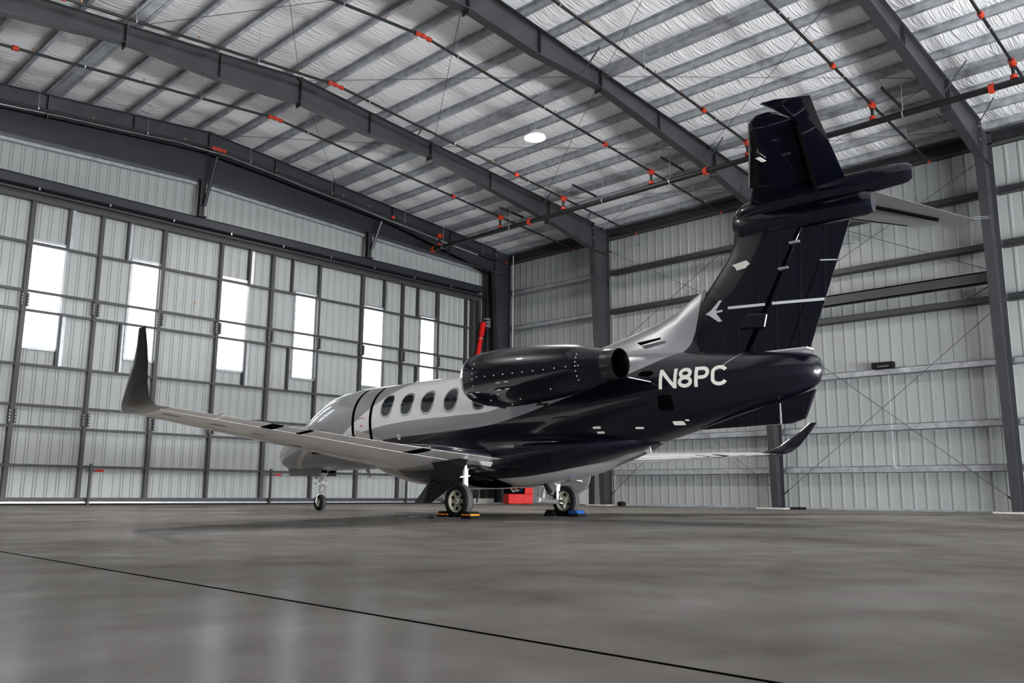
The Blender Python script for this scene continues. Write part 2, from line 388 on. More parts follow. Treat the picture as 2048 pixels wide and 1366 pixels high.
# the hangar door
T = bpy.data.objects.new('door_1', None); COL.objects.link(T); T.location = (15, 27.35, 0); T['kind'] = 'structure'
T['label'] = 'wide hydraulic hangar door of ribbed white panels in a dark steel grid'
FY = 27.45
MUL = [3.65,5.65,7.65,9.65,11.65,13.67,15.67,17.67,19.67,21.7,23.6,25.26]
WIN = [(7.72,8.68),(10.66,11.58),(13.78,14.76),(16.68,17.6),(19.77,20.76),(22.7,23.55)]
WZ0, WZ1 = 4.57, 7.74
def panel(x0, x1, z0, z1):
    obj('door_panel', ribbed('x', x0, x1, z0, z1, FY, 1, .31, .1), M['wall'], T)
    obj('seam_line', seams('x', x0, x1, z0, z1, FY, 1, .31, .152), M['seam'], T)
cuts = [3.65]+[e for w_ in WIN for e in w_]+[26.0]
for a, b in zip(cuts[0::2], cuts[1::2]): panel(a, b, .1, 9.05)
for a, b in WIN: panel(a, b, .1, WZ0); panel(a, b, WZ1, 9.05)
for i, x in enumerate(MUL):
    wd = .085 if i in (2,3,4,5,7,9) else .06
    wd = .048 if i % 2 else .062
    obj('mullion', MB().box(x-wd, x+wd, 27.26, 27.38, .1, 9.05), M['door_frame'], T)
for x in (25.62, 25.97):
    obj('mullion', MB().box(x-.07, x+.07, 27.18, 27.36, .1, 9.05), M['door_frame'], T)
for z in (1.13, 2.24, 2.86, 4.03, 5.63, 6.21, 7.65):
    obj('rail', MB().box(3.65, 26.0, 27.30, 27.37, z-.04, z+.04), M['door_frame'], T)
for z0, z1 in ((.1,.22),(8.93,9.05)):
    obj('rail', MB().box(3.65, 26.05, 27.2, 27.4, z0, z1), M['door_frame'], T)
obj('bottom_seal', MB().box(3.65,26.1,27.14,27.42,.0,.05), M['rubber'], T)
obj('bottom_rail', MB().box(3.65,26.1,27.15,27.2,.06,.10), M['galv_l'], T)
for i, x in enumerate(MUL+[25.62]):
    for z in (2.52, 5.92):
        m = MB().box(x-.105,x-.045,27.2,27.27,z-.2,z+.2).box(x+.045,x+.105,27.2,27.27,z-.2,z+.2)
        b = obj('hinge_bracket', m, M['door_frame'], T)
        m = MB()
        for dz in (-.13,-.04,.05,.14):
            m.box(x-.09,x-.065,27.185,27.2,z+dz-.013,z+dz+.013); m.box(x+.065,x+.09,27.185,27.2,z+dz-.013,z+dz+.013)
        obj('bolt', m, M['galv_l'], b)
for x in (9.86, 15.9, 21.95):
    l = obj('cane_bolt', MB().box(x-.03,x+.03,27.02,27.1,.0,1.22), M['door_frame'], T)
    obj('handle', MB().tube([(x,27.05,1.02),(x+.12,27.0,1.02)], .02, 8), M['door_frame'], l)
    obj('grip', MB().tube([(x+.12,27.0,1.02),(x+.34,26.96,1.02)], .03, 8), M['red'], l)
obj('rust_stain', MB().lathe((12.85,27.44,6.72),[(0,.001),(0,.06),(.01,.05)],'y',12), M['rust'], T)
# framing round each window
for i, (a, b) in enumerate(WIN):
    wn = bpy.data.objects.new(f'window_{i+1}', None); COL.objects.link(wn); wn.location = (a, 27.45, WZ0); wn['kind'] = 'structure'
    wn['label'] = f'tall bright daylit window in the hangar door, {ORD[i]} from the left'
    obj('pane', MB().box(a+.01, b-.01, 27.49, 27.50, WZ0+.01, WZ1-.01), M['pane'], wn)
    f = MB().box(a-.02,b+.02,27.36,27.50,WZ1,WZ1+.07).box(a-.02,b+.02,27.36,27.50,WZ0-.07,WZ0)
    obj('window_frame', f, M['galv_l'], wn)
    jx = b if i % 2 == 0 else a
    obj('jamb', MB().box(jx-.035,jx+.035,27.36,27.50,WZ0,WZ1), M['galv_l'], wn)
    ox = jx+.12 if i % 2 == 0 else jx-.12
    for z0, z1 in ((4.03,5.63),(7.65,9.0)):
        obj('jamb_stud', MB().box(ox-.05,ox+.05,27.34,27.44,z0,z1), M['galv_l'], wn)
        obj('dark_stud', MB().box(min(ox,jx)-.03 if i%2==0 else min(ox,jx)-.09, min(ox,jx)+.03 if i%2==0 else min(ox,jx)-.03, 27.28,27.44,z0,z1), M['door_frame'], wn)

# jamb posts in the corner
tag(obj('jamb_post', MB().box(26.28,26.42,27.0,27.3,0,11.0).box(26.2,26.28,26.95,27.0,0,11.0), M['steel_d']), 'near-black steel jamb post right beside the hangar door', 'post')
tag(obj('corner_post', MB().box(26.45,26.48,26.72,26.98,0,11.0).box(26.45,26.85,26.84,26.86,0,11).box(26.82,26.85,26.72,26.98,0,11.0), M['steel_b']), 'blue-grey steel post in the corner between the jamb post and first frame', 'post')
tag(obj('corner_shade_sheet', MB().box(26.86,26.92,26.62,27.4,0,10.9), M['black']), 'black sheet standing in for shade in the corner behind the first frame', 'panel')  # black sheet put where the corner only lies in shade
T = thing('hydraulic_cylinder', 'red hydraulic cylinder leaning at the right end of the hangar door', 'hydraulic cylinder', (25.8, 26.95, 5))
obj('barrel', MB().tube([(25.0,26.95,3.4),(25.92,26.95,7.6)], .10, 14), M['red'], T, 40)
obj('end_cap', MB().tube([(25.86,26.95,7.35),(25.98,26.95,7.9)], .13, 14), M['red'], T, 40)
obj('collar', MB().tube([(25.83,26.95,7.14),(25.84,26.95,7.18)], .115, 14), M['galv_l'], T, 40)
obj('clevis', MB().box(26.05,26.3,26.8,27.0,7.75,7.82).box(26.05,26.3,26.8,27.0,7.9,7.97).box(26.05,26.3,26.8,27.0,8.05,8.12).box(26.25,26.32,26.85,27.0,7.7,8.15), M['galv'], T)
obj('piston_rod', MB().tube([(24.3,26.95,.4),(25.0,26.95,3.4)], .05, 10), M['chrome'], T, 40)
tag(obj('hanging_cable', MB().tube([(26.62,25.75,10.9),(26.62,25.75,.0)], .014, 6), M['white_cable']), 'thin white cable hanging straight down beside the corner frame', 'cable')
m = MB()
for k, x in enumerate((-1,)): pass
cabl = [(x, 26.25, ztop(x)-.62-.02*(k%2)) for k, x in enumerate([4.5+1.7*i for i in range(13)])]
tag(obj('ceiling_cable', MB().tube(cabl, .014, 6), M['white_cable']), 'long thin white cable strung along the roof frame nearest the door', 'cable')

# wall girts
def girt(y0, y1, z):
    m = MB().box(27.1,27.115,y0,y1,z-.1,z+.1).box(27.1,27.31,y0,y1,z+.088,z+.1).box(27.1,27.31,y0,y1,z-.1,z-.088).box(27.115,27.135,y0,y1,z-.1,z-.07).box(27.0,27.1,y0,y1,z-.1,z-.088).box(27.0,27.012,y0,y1,z-.1,z-.06)
    return m
bays = [(20.95,26.25,'in bay nearest the corner'),(13.8,20.65,'in bay behind the engine'),(6.75,13.5,'in bay right of the tail'),(-.4,6.45,'at the far right edge')]
for bi, (a, b, wh) in enumerate(bays):
    for zi_, z in enumerate((1.26,2.53,4.26,6.1,7.69,9.3)):
        if bi == 0 and zi_ == 0: 
            a2 = 23.75
        else: a2 = a
        tag(obj('wall_girt', girt(a2, b, z), M['galv'] if bi == 0 else M['steel'] if z > 5 else M['galv']), f'steel wall girt, {ORD[zi_]} up from the floor, {wh}', 'wall girt', 'side wall girts')
m = MB().box(26.62,26.66,6.75,13.5,6.5,6.84).box(26.62,26.86,6.75,13.5,6.80,6.84).box(26.62,26.86,6.75,13.5,6.5,6.53)
tag(obj('wall_strut', m, M['steel']), 'deep grey horizontal channel strut above the middle girt, between the two right columns', 'strut')
tag(obj('strut_brace', MB().bar((26.80,6.78,6.46),(26.97,7.5,6.18),.05,.012), M['steel']), 'short angled brace under the deep strut beside the nearest column', 'brace')
# brace rods
def rod(name, a, b, lab, r=.011):
    T = thing(name, lab, 'brace rod', a, 'diagonal brace rods')
    obj('rod', MB().tube([a, b], r, 6), M['wire'], T)
    v = Vector(b)-Vector(a); n = v.normalized()
    for p, q in ((Vector(a), Vector(a)+n*.18), (Vector(b)-n*.18, Vector(b))): obj('end_fitting', MB().tube([p, q], .028, 8), M['steel_d'], T)
XW = 26.95
rod('brace_rod', (XW,6.75,.35),(XW,13.5,5.85),'diagonal brace rod falling toward the nearest column, lower wall right of the tail')
rod('brace_rod', (XW,6.75,5.8),(XW,13.5,.5),'diagonal brace rod rising toward the nearest column, lower wall right of the tail')
rod('brace_rod', (XW,6.75,10.3),(XW,13.5,6.9),'diagonal brace rod rising toward the nearest column, upper wall above the deep strut')
rod('brace_rod', (XW,6.75,6.9),(XW,13.5,10.3),'diagonal brace rod falling toward the nearest column, upper wall above the deep strut')
rod('brace_rod', (XW,20.65,.45),(XW,13.8,5.85),'diagonal brace rod rising from the second column foot toward the tail, lower wall')
rod('brace_rod', (XW,20.65,5.8),(XW,13.8,.6),'diagonal brace rod ending at the foot of the column behind the tail')
rod('brace_rod', (XW,20.65,6.0),(XW,13.8,10.2),'diagonal brace rod rising rightward on the upper wall left of the fin')
rod('brace_rod', (XW,20.65,10.2),(XW,13.8,6.3),'diagonal brace rod falling rightward on the upper wall left of the fin')
k = 0
for (ya, yb, bn) in ((20.8,13.65,'middle bay'),(13.65,6.6,'bay over the tail'),(26.4,20.8,'bay by the door')):
    for (xa, xb, xn) in ((RX,17.6,'right of the ridge'),(17.6,23.1,'on the right slope'),(7.4,RX,'left of the ridge'),(23.1,26.6,'at the right eave')):
        if bn == 'bay by the door' and xn != 'right of the ridge': continue
        for p, q, dn in ((xa,xb,'climbing away'),(xb,xa,'crossing it')):
            rod('brace_rod', (p, ya, ztop(p)-.06), (q, yb, ztop(q)-.06), f'thin roof brace rod {xn} in the {bn}, {"slanting right" if q>p else "slanting left"}', .008)

# sprinkler pipework
def pz(x): return 11.55-.079*abs(x-12.44)
BR = {'a': 25.6, 'b': 22.1, 'c': 18.95, 'd': 15.2, 'e': 11.75, 'f': 8.07, 'g': 4.7}
BN = ['branch pipe running beside the roof frame nearest the door','branch pipe crossing just in front of the door-end frame','branch pipe crossing left of the round ceiling lamp','branch pipe passing just right of the round ceiling lamp','branch pipe running toward the aircraft fin','branch pipe passing right above the aircraft tail','branch pipe nearest the camera at top right']
def collar(p, q, r=.075): return MB().tube([p, q], r, 12)
for i, (k, Y) in enumerate(BR.items()):
    T = thing('sprinkler_pipe', 'black sprinkler '+BN[i], 'sprinkler pipe', (12.44, Y, 11.5), 'sprinkler branch pipes')
    obj('pipe', MB().tube([(1.0, Y, pz(1.0)), (12.2, Y, pz(12.2)), (12.44, Y, pz(12.44)), (12.7, Y, pz(12.7)), (26.4 if k != 'a' else 26.0, Y, pz(26.4))], .036, 10), M['black_pipe'], T, 60)
    m = MB()
    for a, b in ((12.20,12.29),(12.40,12.49),(12.60,12.69)): m.tube([(a,Y,pz(a)),(b,Y,pz(b))], .062, 10)
    m.tube([(12.22,Y,pz(12.22)),(12.44,Y,pz(12.44)),(12.67,Y,pz(12.67))], .046, 10)
    obj('ridge_coupling', m, M['red_cpl'], T, 50)
    for x in (19.7, 5.4): obj('coupling', MB().tube([(x-.07,Y,pz(x-.07)),(x+.07,Y,pz(x+.07))], .066, 10), M['red_cpl'], T, 50)
    xt = 22.12; zt = pz(xt)
    obj('tee', MB().tube([(xt-.13,Y,zt),(xt+.13,Y,zt)], .075, 12).tube([(xt,Y,zt+.03),(xt,Y,zt-.12)], .07, 12), M['red_cpl'], T, 50)
    obj('drop_pipe', MB().tube([(xt,Y,zt-.1),(xt,Y,10.38)], .04, 10), M['black_pipe'], T, 60)
    obj('coupling', MB().tube([(xt,Y,10.36),(xt,Y,10.44)], .08, 12), M['red_cpl'], T, 50)
    obj('end_cap', MB().tube([(26.36 if k != 'a' else 25.96,Y,pz(26.36)),(26.44 if k != 'a' else 26.04,Y,pz(26.44))], .045, 10), M['red_cpl'], T, 50)
    for x in (4.2, 7.0, 10.1, 13.6, 16.9, 20.3, 24.6):
        if x > 26: continue
        zz = pz(x)
        obj('hanger', MB().tube([(x,Y,zz+.05),(x,Y,ztop(x)+.1)], .006, 5).lathe((x-.012,Y,zz),[(0,.05),(.024,.05),(.024,.045),(0,.045),(0,.05)],'x',12), M['galv_l'], T)
    for x in (5.8, 8.5, 11.3, 14.6, 17.4, 18.6, 23.3, 25.4):
        zz = pz(x); obj('sprinkler_head', MB().tube([(x,Y,zz+.03),(x,Y,zz+.10)], .012, 6).tube([(x,Y,zz+.10),(x,Y,zz+.115)], .03, 8), M['rust'], T)
T = thing('sprinkler_main', 'thick black sprinkler main pipe running along the roof from corner to top right', 'sprinkler pipe', (22.15, 15, 10.28))
obj('pipe', MB().tube([(22.15,26.0,10.28),(22.15,-3,10.28)], .085, 16), M['black_pipe'], T, 60)
for y in (26.0, 20.6, 13.2, 11.6, 5.2): obj('coupling', MB().tube([(22.15,y-.06,10.28),(22.15,y+.06,10.28)], .125, 14), M['red_cpl'], T, 50)
for y in (25.4, 21.6, 17.2, 14.5, 10.0, 7.3, 3.5):
    obj('hanger', MB().tube([(22.15,y,10.36),(22.15,y,ztop(22.15))], .008, 5).lathe((22.15,y-.015,10.28),[(0,.10),(.03,.10),(.03,.092),(0,.092),(0,.10)],'y',14), M['galv_l'], T)
for i, (Y, nm) in enumerate(((22.05,'farthest, in the bay by the door'),(18.45,'in the middle bay, nearer the round lamp'),(14.75,'just left of the aircraft fin top'),(7.75,'right of the aircraft tail'))):
    T = thing('stub_pipe', f'short black hanging stub pipe {nm}', 'sprinkler pipe', (22.7, Y, 11.1), 'short hanging stub pipes')
    obj('pipe', MB().tube([(22.05,Y,11.13),(23.35,Y,11.06)], .04, 10), M['black_pipe'], T, 60)
    for x in (22.2, 23.2): obj('hanger', MB().tube([(x,Y,11.15),(x,Y,ztop(x)+.1)], .006, 5), M['galv'], T)

# lamps
for i, (x, y) in enumerate(LAMPS):
    lab = ['round white high-bay lamp glowing between the purlins mid-ceiling','round high-bay lamp over the left side near the door','round high-bay lamp overhead right of the aircraft'][i]
    T = thing('ceiling_lamp', lab, 'ceiling lamp', (x, y, LAMP_Z), 'high-bay lamps')
    obj('housing', MB().lathe((x,y,LAMP_Z),[(.02,.30),(.03,.34),(.08,.34),(.12,.22),(.28,.10),(.30,.02)],'z',28), M['white_door'], T, 40)
    obj('lens', MB().lathe((x,y,LAMP_Z),[(.012,.01),(.0,.20),(.02,.325)],'z',28,cap=True), M['lamp'], T, 40)
    obj('stem', MB().tube([(x,y,LAMP_Z+.28),(x,y,ztop(x)+.2)], .012, 6), M['galv'], T)
    ld = bpy.data.lights.new('lamp_light', 'AREA'); ld.shape = 'DISK'; ld.size = .62; ld.energy = LAMP_WATTS[i]; ld.color = (1,.97,.93)
    lo = bpy.data.objects.new('lamp_light', ld); COL.objects.link(lo); lo.parent = T; lo.location = (0,0,-.02)

# things along the walls
T = thing('personnel_door', 'plain white personnel door in the side wall left of the second column', 'door', (27.3, 22.7, 0))
obj('leaf', MB().box(27.22,27.27,22.0,23.5,.03,2.15), M['white_door'], T)
obj('door_frame', MB().box(27.15,27.33,21.82,21.96,0,2.28).box(27.15,27.33,23.52,23.66,0,2.28).box(27.15,27.33,21.82,23.66,2.18,2.28), M['steel_d'], T)
for z in (.35, 1.1, 1.9): obj('hinge', MB().tube([(27.2,21.98,z-.07),(27.2,21.98,z+.07)], .02, 8), M['chrome'], T)
obj('handle', MB().tube([(27.2,23.35,1.05),(27.12,23.35,1.05),(27.12,23.2,1.05)], .015, 8), M['chrome'], T)
tag(obj('alarm_box', MB().box(27.0,27.14,21.45,21.65,1.68,1.9), M['red'], bevel=.01), 'small red alarm box on the wall left of the second column', 'alarm box')
T = thing('wall_light', 'small black fixture sitting on a wall girt right of the tail', 'wall light', (27.0,10.05,4.5))
obj('body', MB().box(26.92,27.12,9.72,10.4,4.36,4.56), M['rubber'], T, bevel=.03)
obj('lens', MB().box(26.88,26.93,9.85,10.2,4.39,4.44), M['chrome'], T)
tag(obj('wall_conduit', MB().tube([(27.08,9.95,4.2),(27.08,9.95,1.35)], .007, 6).box(27.05,27.12,9.90,10.0,1.27,1.38), M['galv']), 'thin white conduit dropping down the wall beneath the black fixture', 'conduit')
tag(obj('floor_mat_roll', MB().tube([(26.5,19.75,.08),(26.75,20.15,.08)], .09, 12), M['rubber']), 'low black roll on the floor beside the second column', 'mat')
tag(obj('rubber_block', MB().box(26.5,26.9,12.75,13.1,0,.08), M['rubber'], bevel=.02), 'low black rubber block beside the foot of the column behind the tail', 'block')

T = thing('ground_power_unit', 'red ground power unit with orange beacon seen under the aircraft belly', 'power unit', (25.4,24.4,0))
obj('body', MB().hexa([(24.85,24.2,.03),(25.75,23.7,.03),(26.15,24.4,.03),(25.25,24.9,.03),(24.85,24.2,.42),(25.75,23.7,.42),(26.15,24.4,.42),(25.25,24.9,.42)]), M['red'], T, bevel=.02)
obj('cabinet', MB().hexa([(25.45,23.87,.42),(25.75,23.7,.42),(26.15,24.4,.42),(25.85,24.57,.42),(25.45,23.87,.84),(25.75,23.7,.84),(26.15,24.4,.84),(25.85,24.57,.84)]), M['red'], T, bevel=.02)
obj('engine_cover', MB().hexa([(24.9,24.22,.42),(25.45,23.92,.42),(25.8,24.5,.42),(25.25,24.85,.42),(24.9,24.22,.70),(25.45,23.92,.70),(25.8,24.5,.70),(25.25,24.85,.70)]), M['black'], T, bevel=.02)
d = Vector((25.45-24.9,23.92-24.22,0)).normalized(); nrm = Vector((d.y,-d.x,0)); nrm = nrm if nrm.y < 0 else -nrm
base = Vector((24.9,24.22,.52))+nrm*.006
m = MB(); pts = []
for i in range(26):
    t = i/25; p = base+d*(.08+.34*t)+Vector((0,0,.05*math.sin(t*22)+.02*math.cos(t*9)+.03)); pts.append(p)
m.tube(pts, .008, 5); obj('side_lettering', m, M['cream'], T)
obj('blue_badge', MB().bar(base+d*.5+Vector((0,0,.0)), base+d*.52+Vector((0,0,.15)), .05, .01, up=(1,0,0)), M['blue'], T)
obj('beacon', MB().tube([(25.72,23.95,.84),(25.72,23.95,.93)], .05, 10), M['orange'], T)
for p in ((25.2,24.05),(25.3,24.0)): obj('warning_lamp', MB().box(p[0]-.025,p[0]+.025,p[1]-.05,p[1]-.0,.2+(p[0]-25.2),.25+(p[0]-25.2)), M['orange'], T)
for p in ((25.05,24.3),(25.7,23.95),(25.35,24.75),(25.95,24.35)): obj('caster_wheel', MB().lathe((p[0],p[1]-.02,.05),[(0,.01),(0,.05),(.04,.05),(.04,.01)],'y',12), M['rubber'], T)
T = thing('hydraulic_cabinet', 'dark grey equipment cabinet in the corner behind the left main wheel', 'cabinet', (24.6,26.4,0))
obj('body', MB().box(23.9,24.7,26.1,26.7,.02,.95), M['greypaint'], T, bevel=.02)
obj('door', MB().box(23.95,24.65,26.07,26.1,.1,.9), M['steel_d'], T)
obj('hose', MB().tube([(24.7,26.3,.7),(24.95,26.25,.75),(25.1,26.2,.5),(25.0,26.2,.05)], .03, 8), M['rubber'], T)
tag(obj('corner_curb', MB().box(24.3,26.4,26.6,26.95,0,.22), M['conc_pad']), 'low concrete curb in the corner behind the red power unit', 'curb')

# ------------------------------------------------------------------ the aircraft (coordinates: PX = centreline, nose towards +Y)
PX, PY = 11.97, 11.4
JET = thing('business_jet', 'dark navy and silver twin-engine business jet parked with its tail toward the camera', 'airplane', (PX, PY, 0))
def cub(tab, y):
    """smooth interpolation of table rows sorted by first column"""
    if y <= tab[0][0]: return list(tab[0][1:])
    if y >= tab[-1][0]: return list(tab[-1][1:])
    i = 0
    while tab[i+1][0] < y: i += 1
    a, b = tab[i], tab[i+1]; h = b[0]-a[0]; t = (y-a[0])/h; out = []
    for k in range(1, len(a)):
        d = (b[k]-a[k])/h
        def sl(j):
            if j <= 0: return (tab[1][k]-tab[0][k])/(tab[1][0]-tab[0][0])
            if j >= len(tab)-1: return (tab[-1][k]-tab[-2][k])/(tab[-1][0]-tab[-2][0])
            d0 = (tab[j][k]-tab[j-1][k])/(tab[j][0]-tab[j-1][0]); d1 = (tab[j+1][k]-tab[j][k])/(tab[j+1][0]-tab[j][0])
            return 0 if d0*d1 <= 0 else 2*d0*d1/(d0+d1)
        m0, m1 = sl(i), sl(i+1)
        out.append((2*t**3-3*t**2+1)*a[k]+(t**3-2*t**2+t)*h*m0+(-2*t**3+3*t**2)*b[k]+(t**3-t**2)*h*m1)
    return out
FUS = [(5.33,2.36,2.20,.05),(5.38,2.45,2.08,.12),(5.5,2.51,1.99,.20),(5.75,2.56,1.90,.29),(6.1,2.60,1.81,.38),(6.6,2.65,1.69,.48),(7.39,2.73,1.48,.62),(8.36,2.79,1.25,.76),(9.3,2.815,1.08,.84),
       (10.3,2.82,.99,.87),(12,2.82,.96,.875),(15.6,2.80,.96,.875),(16.4,2.78,.955,.86),(16.9,2.71,.95,.83),(17.3,2.58,.945,.79),(17.7,2.38,.94,.74),(18.1,2.13,.93,.68),(18.4,1.98,.925,.63),(18.8,1.85,.935,.55),(19.2,1.72,.98,.43),(19.5,1.60,1.05,.30),(19.66,1.49,1.13,.18),(19.73,1.38,1.22,.06)]
EXP = 2.15
def fus_ring(y, n=72):
    top, bot, hw = cub(FUS, y); zm = bot+(top-bot)*.53; r = []
    for k in range(n):
        a = 2*PI*k/n; c, s = math.cos(a), math.sin(a)
        x = hw*math.copysign(abs(c)**(2/EXP), c); z = (top-zm if s > 0 else zm-bot)*math.copysign(abs(s)**(2/EXP), s)
        r.append((PX+x, y, zm+z))
    return r
def side_x(y, z):         # half width of the body at a height
    top, bot, hw = cub(FUS, y); zm = bot+(top-bot)*.53
    t = (z-zm)/(top-zm) if z > zm else (zm-z)/(zm-bot)
    return hw*max(0, 1-min(1, abs(t))**EXP)**(1/EXP)

def ramp(nt, src, pts, y0, y1, z0, z1):
    N, L = nt.nodes, nt.links
    a = N.new('ShaderNodeMapRange'); a.inputs[1].default_value = y0; a.inputs[2].default_value = y1; L.new(src, a.inputs[0])
    c = N.new('ShaderNodeFloatCurve'); L.new(a.outputs[0], c.inputs['Value']); cv = c.mapping.curves[0]
    P = [((y-y0)/(y1-y0), (z-z0)/(z1-z0)) for y, z in pts]
    cv.points[0].location = P[0]; cv.points[1].location = P[-1]
    for p in P[1:-1]: cv.points.new(*p)
    for p in cv.points: p.handle_type = 'AUTO_CLAMPED'
    c.mapping.update()
    b = N.new('ShaderNodeMapRange'); b.inputs[3].default_value = z0; b.inputs[4].default_value = z1; L.new(c.outputs[0], b.inputs[0])
    return b.outputs[0]
def livery():
    m = bpy.data.materials.new('two_tone_livery_paint'); m.use_nodes = True; nt = m.node_tree; N, L = nt.nodes, nt.links
    p = N['Principled BSDF']; tc = N.new('ShaderNodeTexCoord'); s = N.new('ShaderNodeSeparateXYZ'); L.new(tc.outputs['Object'], s.inputs[0])
    y, z = s.outputs['Y'], s.outputs['Z']
    def gt(a, b):
        n = N.new('ShaderNodeMath'); n.operation = 'SUBTRACT'; (L.new(a, n.inputs[0]) if not isinstance(a, float) else setattr(n.inputs[0], 'default_value', a)); (L.new(b, n.inputs[1]) if not isinstance(b, float) else setattr(n.inputs[1], 'default_value', b))
        r = N.new('ShaderNodeMapRange'); r.inputs[1].default_value = -.004; r.inputs[2].default_value = .004; L.new(n.outputs[0], r.inputs[0]); return r.outputs[0]
    def mul(a, b):
        n = N.new('ShaderNodeMath'); n.operation = 'MULTIPLY'; L.new(a, n.inputs[0]); L.new(b, n.inputs[1]); return n.outputs[0]
    Y = lambda v: v-PY
    zh = ramp(nt, y, [(Y(5),3.9),(Y(7.15),3.9),(Y(7.32),3.3),(Y(7.45),2.82),(Y(7.76),2.60),(Y(8.17),2.42),(Y(9.08),2.16),(Y(9.87),1.97),(Y(10.59),1.81),(Y(11.35),1.69),(Y(12.46),1.63),(Y(13.52),1.585),(Y(14.41),1.55),(Y(14.9),1.5),(Y(16),1.4)], Y(5), Y(16), .3, 4.0)
    zl = ramp(nt, y, [(Y(5),.4),(Y(6.3),1.5),(Y(6.86),1.56),(Y(7.68),1.39),(Y(8.46),1.17),(Y(9.52),.90),(Y(10.33),.76),(Y(11.33),.68),(Y(12.5),.56),(Y(13.3),.62),(Y(14.0),1.05),(Y(14.6),1.52),(Y(16),1.9)], Y(5), Y(16), .3, 4.0)
    gl = ramp(nt, y, [(Y(5),3.95),(Y(8.6),3.95),(Y(9.2),3.2),(Y(9.7),2.6),(Y(10.3),2.25),(Y(10.94),2.03),(Y(11.4),1.93),(Y(12.43),1.91),(Y(13.98),1.87),(Y(14.9),1.78),(Y(16),1.6),(Y(16.5),1.5)], Y(5), Y(16.5), .3, 4.0)
    navy = mul(gt(z, zl), gt(zh, z))
    # diagonal edge of the pale band by the door
    d = N.new('ShaderNodeMath'); d.operation = 'MULTIPLY_ADD'; L.new(z, d.inputs[0]); d.inputs[1].default_value = -1.84; d.inputs[2].default_value = Y(16.05)+1.67*1.84
    pale = mul(gt(z, gl), gt(d.outputs[0], y))
    belly = mul(gt(zl, z), gt(Y(15.5), y))
    # swoosh under the nose
    q = N.new('ShaderNodeMath'); q.operation = 'MULTIPLY_ADD'; L.new(z, q.inputs[0]); q.inputs[1].default_value = -1.9; q.inputs[2].default_value = Y(18.2)+1.2*1.9
    q2 = N.new('ShaderNodeMath'); q2.operation = 'SUBTRACT'; L.new(q.outputs[0], q2.inputs[0]); q2.inputs[1].default_value = .22
    sw = mul(gt(q.outputs[0], y), gt(y, q2.outputs[0])); sw = mul(sw, gt(1.45, z))
    def mix(f, a, b):
        n = N.new('ShaderNodeMix'); n.data_type = 'RGBA'; L.new(f, n.inputs[0])
        for v, i in ((a, 6), (b, 7)):
            if isinstance(v, tuple): n.inputs[i].default_value = (*v, 1)
            else: L.new(v, n.inputs[i])
        return n.outputs[2]
    c = mix(pale, (.27,.275,.29), (.74,.745,.77)); c = mix(sw, c, (.5,.49,.47)); c = mix(belly, c, (.46,.44,.415)); c = mix(navy, c, (.0014,.0018,.0065))
    L.new(c, p.inputs['Base Color'])
    inv = N.new('ShaderNodeMapRange'); inv.inputs[3].default_value = .18; inv.inputs[4].default_value = 0; L.new(navy, inv.inputs[0]); L.new(inv.outputs[0], p.inputs['Metallic'])
    p.inputs['Roughness'].default_value = .30; p.inputs['Coat Weight'].default_value = 1; p.inputs['Coat Roughness'].default_value = .02; p.inputs['Specular IOR Level'].default_value = .25
    return m
M['livery'] = livery()

N_ = 150
ys = [5.33+(19.73-5.33)*(.5-.5*math.cos(PI*i/N_)) for i in range(N_+1)]
fus = obj('fuselage', MB().loft([fus_ring(y) for y in ys]), M['livery'], JET, 50)
# belly fairing
FAIR = [(8.1,1.42,1.28,.12),(8.6,1.42,1.13,.5),(9.2,1.45,.965,.80),(9.8,1.5,.79,.97),(10.4,1.52,.66,1.06),(11.1,1.53,.56,1.12),(12.6,1.52,.52,1.12),(13.8,1.45,.60,1.03),(14.4,1.38,.71,.9),(15.0,1.3,.84,.66),(15.5,1.2,.96,.25)]
def fair_ring(y, n=48):
    top, bot, hw = cub(FAIR, y); zm = bot+(top-bot)*.55; r = []
    for k in range(n):
        a = 2*PI*k/n; c, s = math.cos(a), math.sin(a); e = 2.5
        r.append((PX+hw*math.copysign(abs(c)**(2/e), c), y, zm+(top-zm if s > 0 else zm-bot)*math.copysign(abs(s)**(2/e), s)))
    return r
obj('belly_fairing', MB().loft([fair_ring(8.1+7.4*i/70) for i in range(71)]), M['livery'], JET, 50)
# dorsal fairing ahead of the fin
rings = []
for y, zt, hw in ((11.2,2.815,.05),(10.4,2.88,.16),(9.3,3.03,.22),(8.6,3.18,.22),(8.1,3.32,.21),(7.75,3.44,.19),(7.5,3.6,.15),(7.2,3.75,.10)):
    top = cub(FUS, y)[0]; b = top-.16; ring = []
    for k in range(17):
        u = -1+2*k/16; g = math.exp(-(u*2.4)**2); ring.append((PX+u*hw*2.0, y, b+(zt-b)*(g-.003)))
    ring += [(PX+hw*2, y, b-.15), (PX-hw*2, y, b-.15)]
    rings.append(ring)
obj('dorsal_fairing', MB().loft(rings), M['livery'], JET, 60)
obj('air_inlet', MB().add([(PX-.20,8.45,2.98),(PX-.235,8.35,2.92),(PX-.215,7.95,2.98),(PX-.19,7.98,3.02)],[(0,1,2,3)]), M['black'], JET)

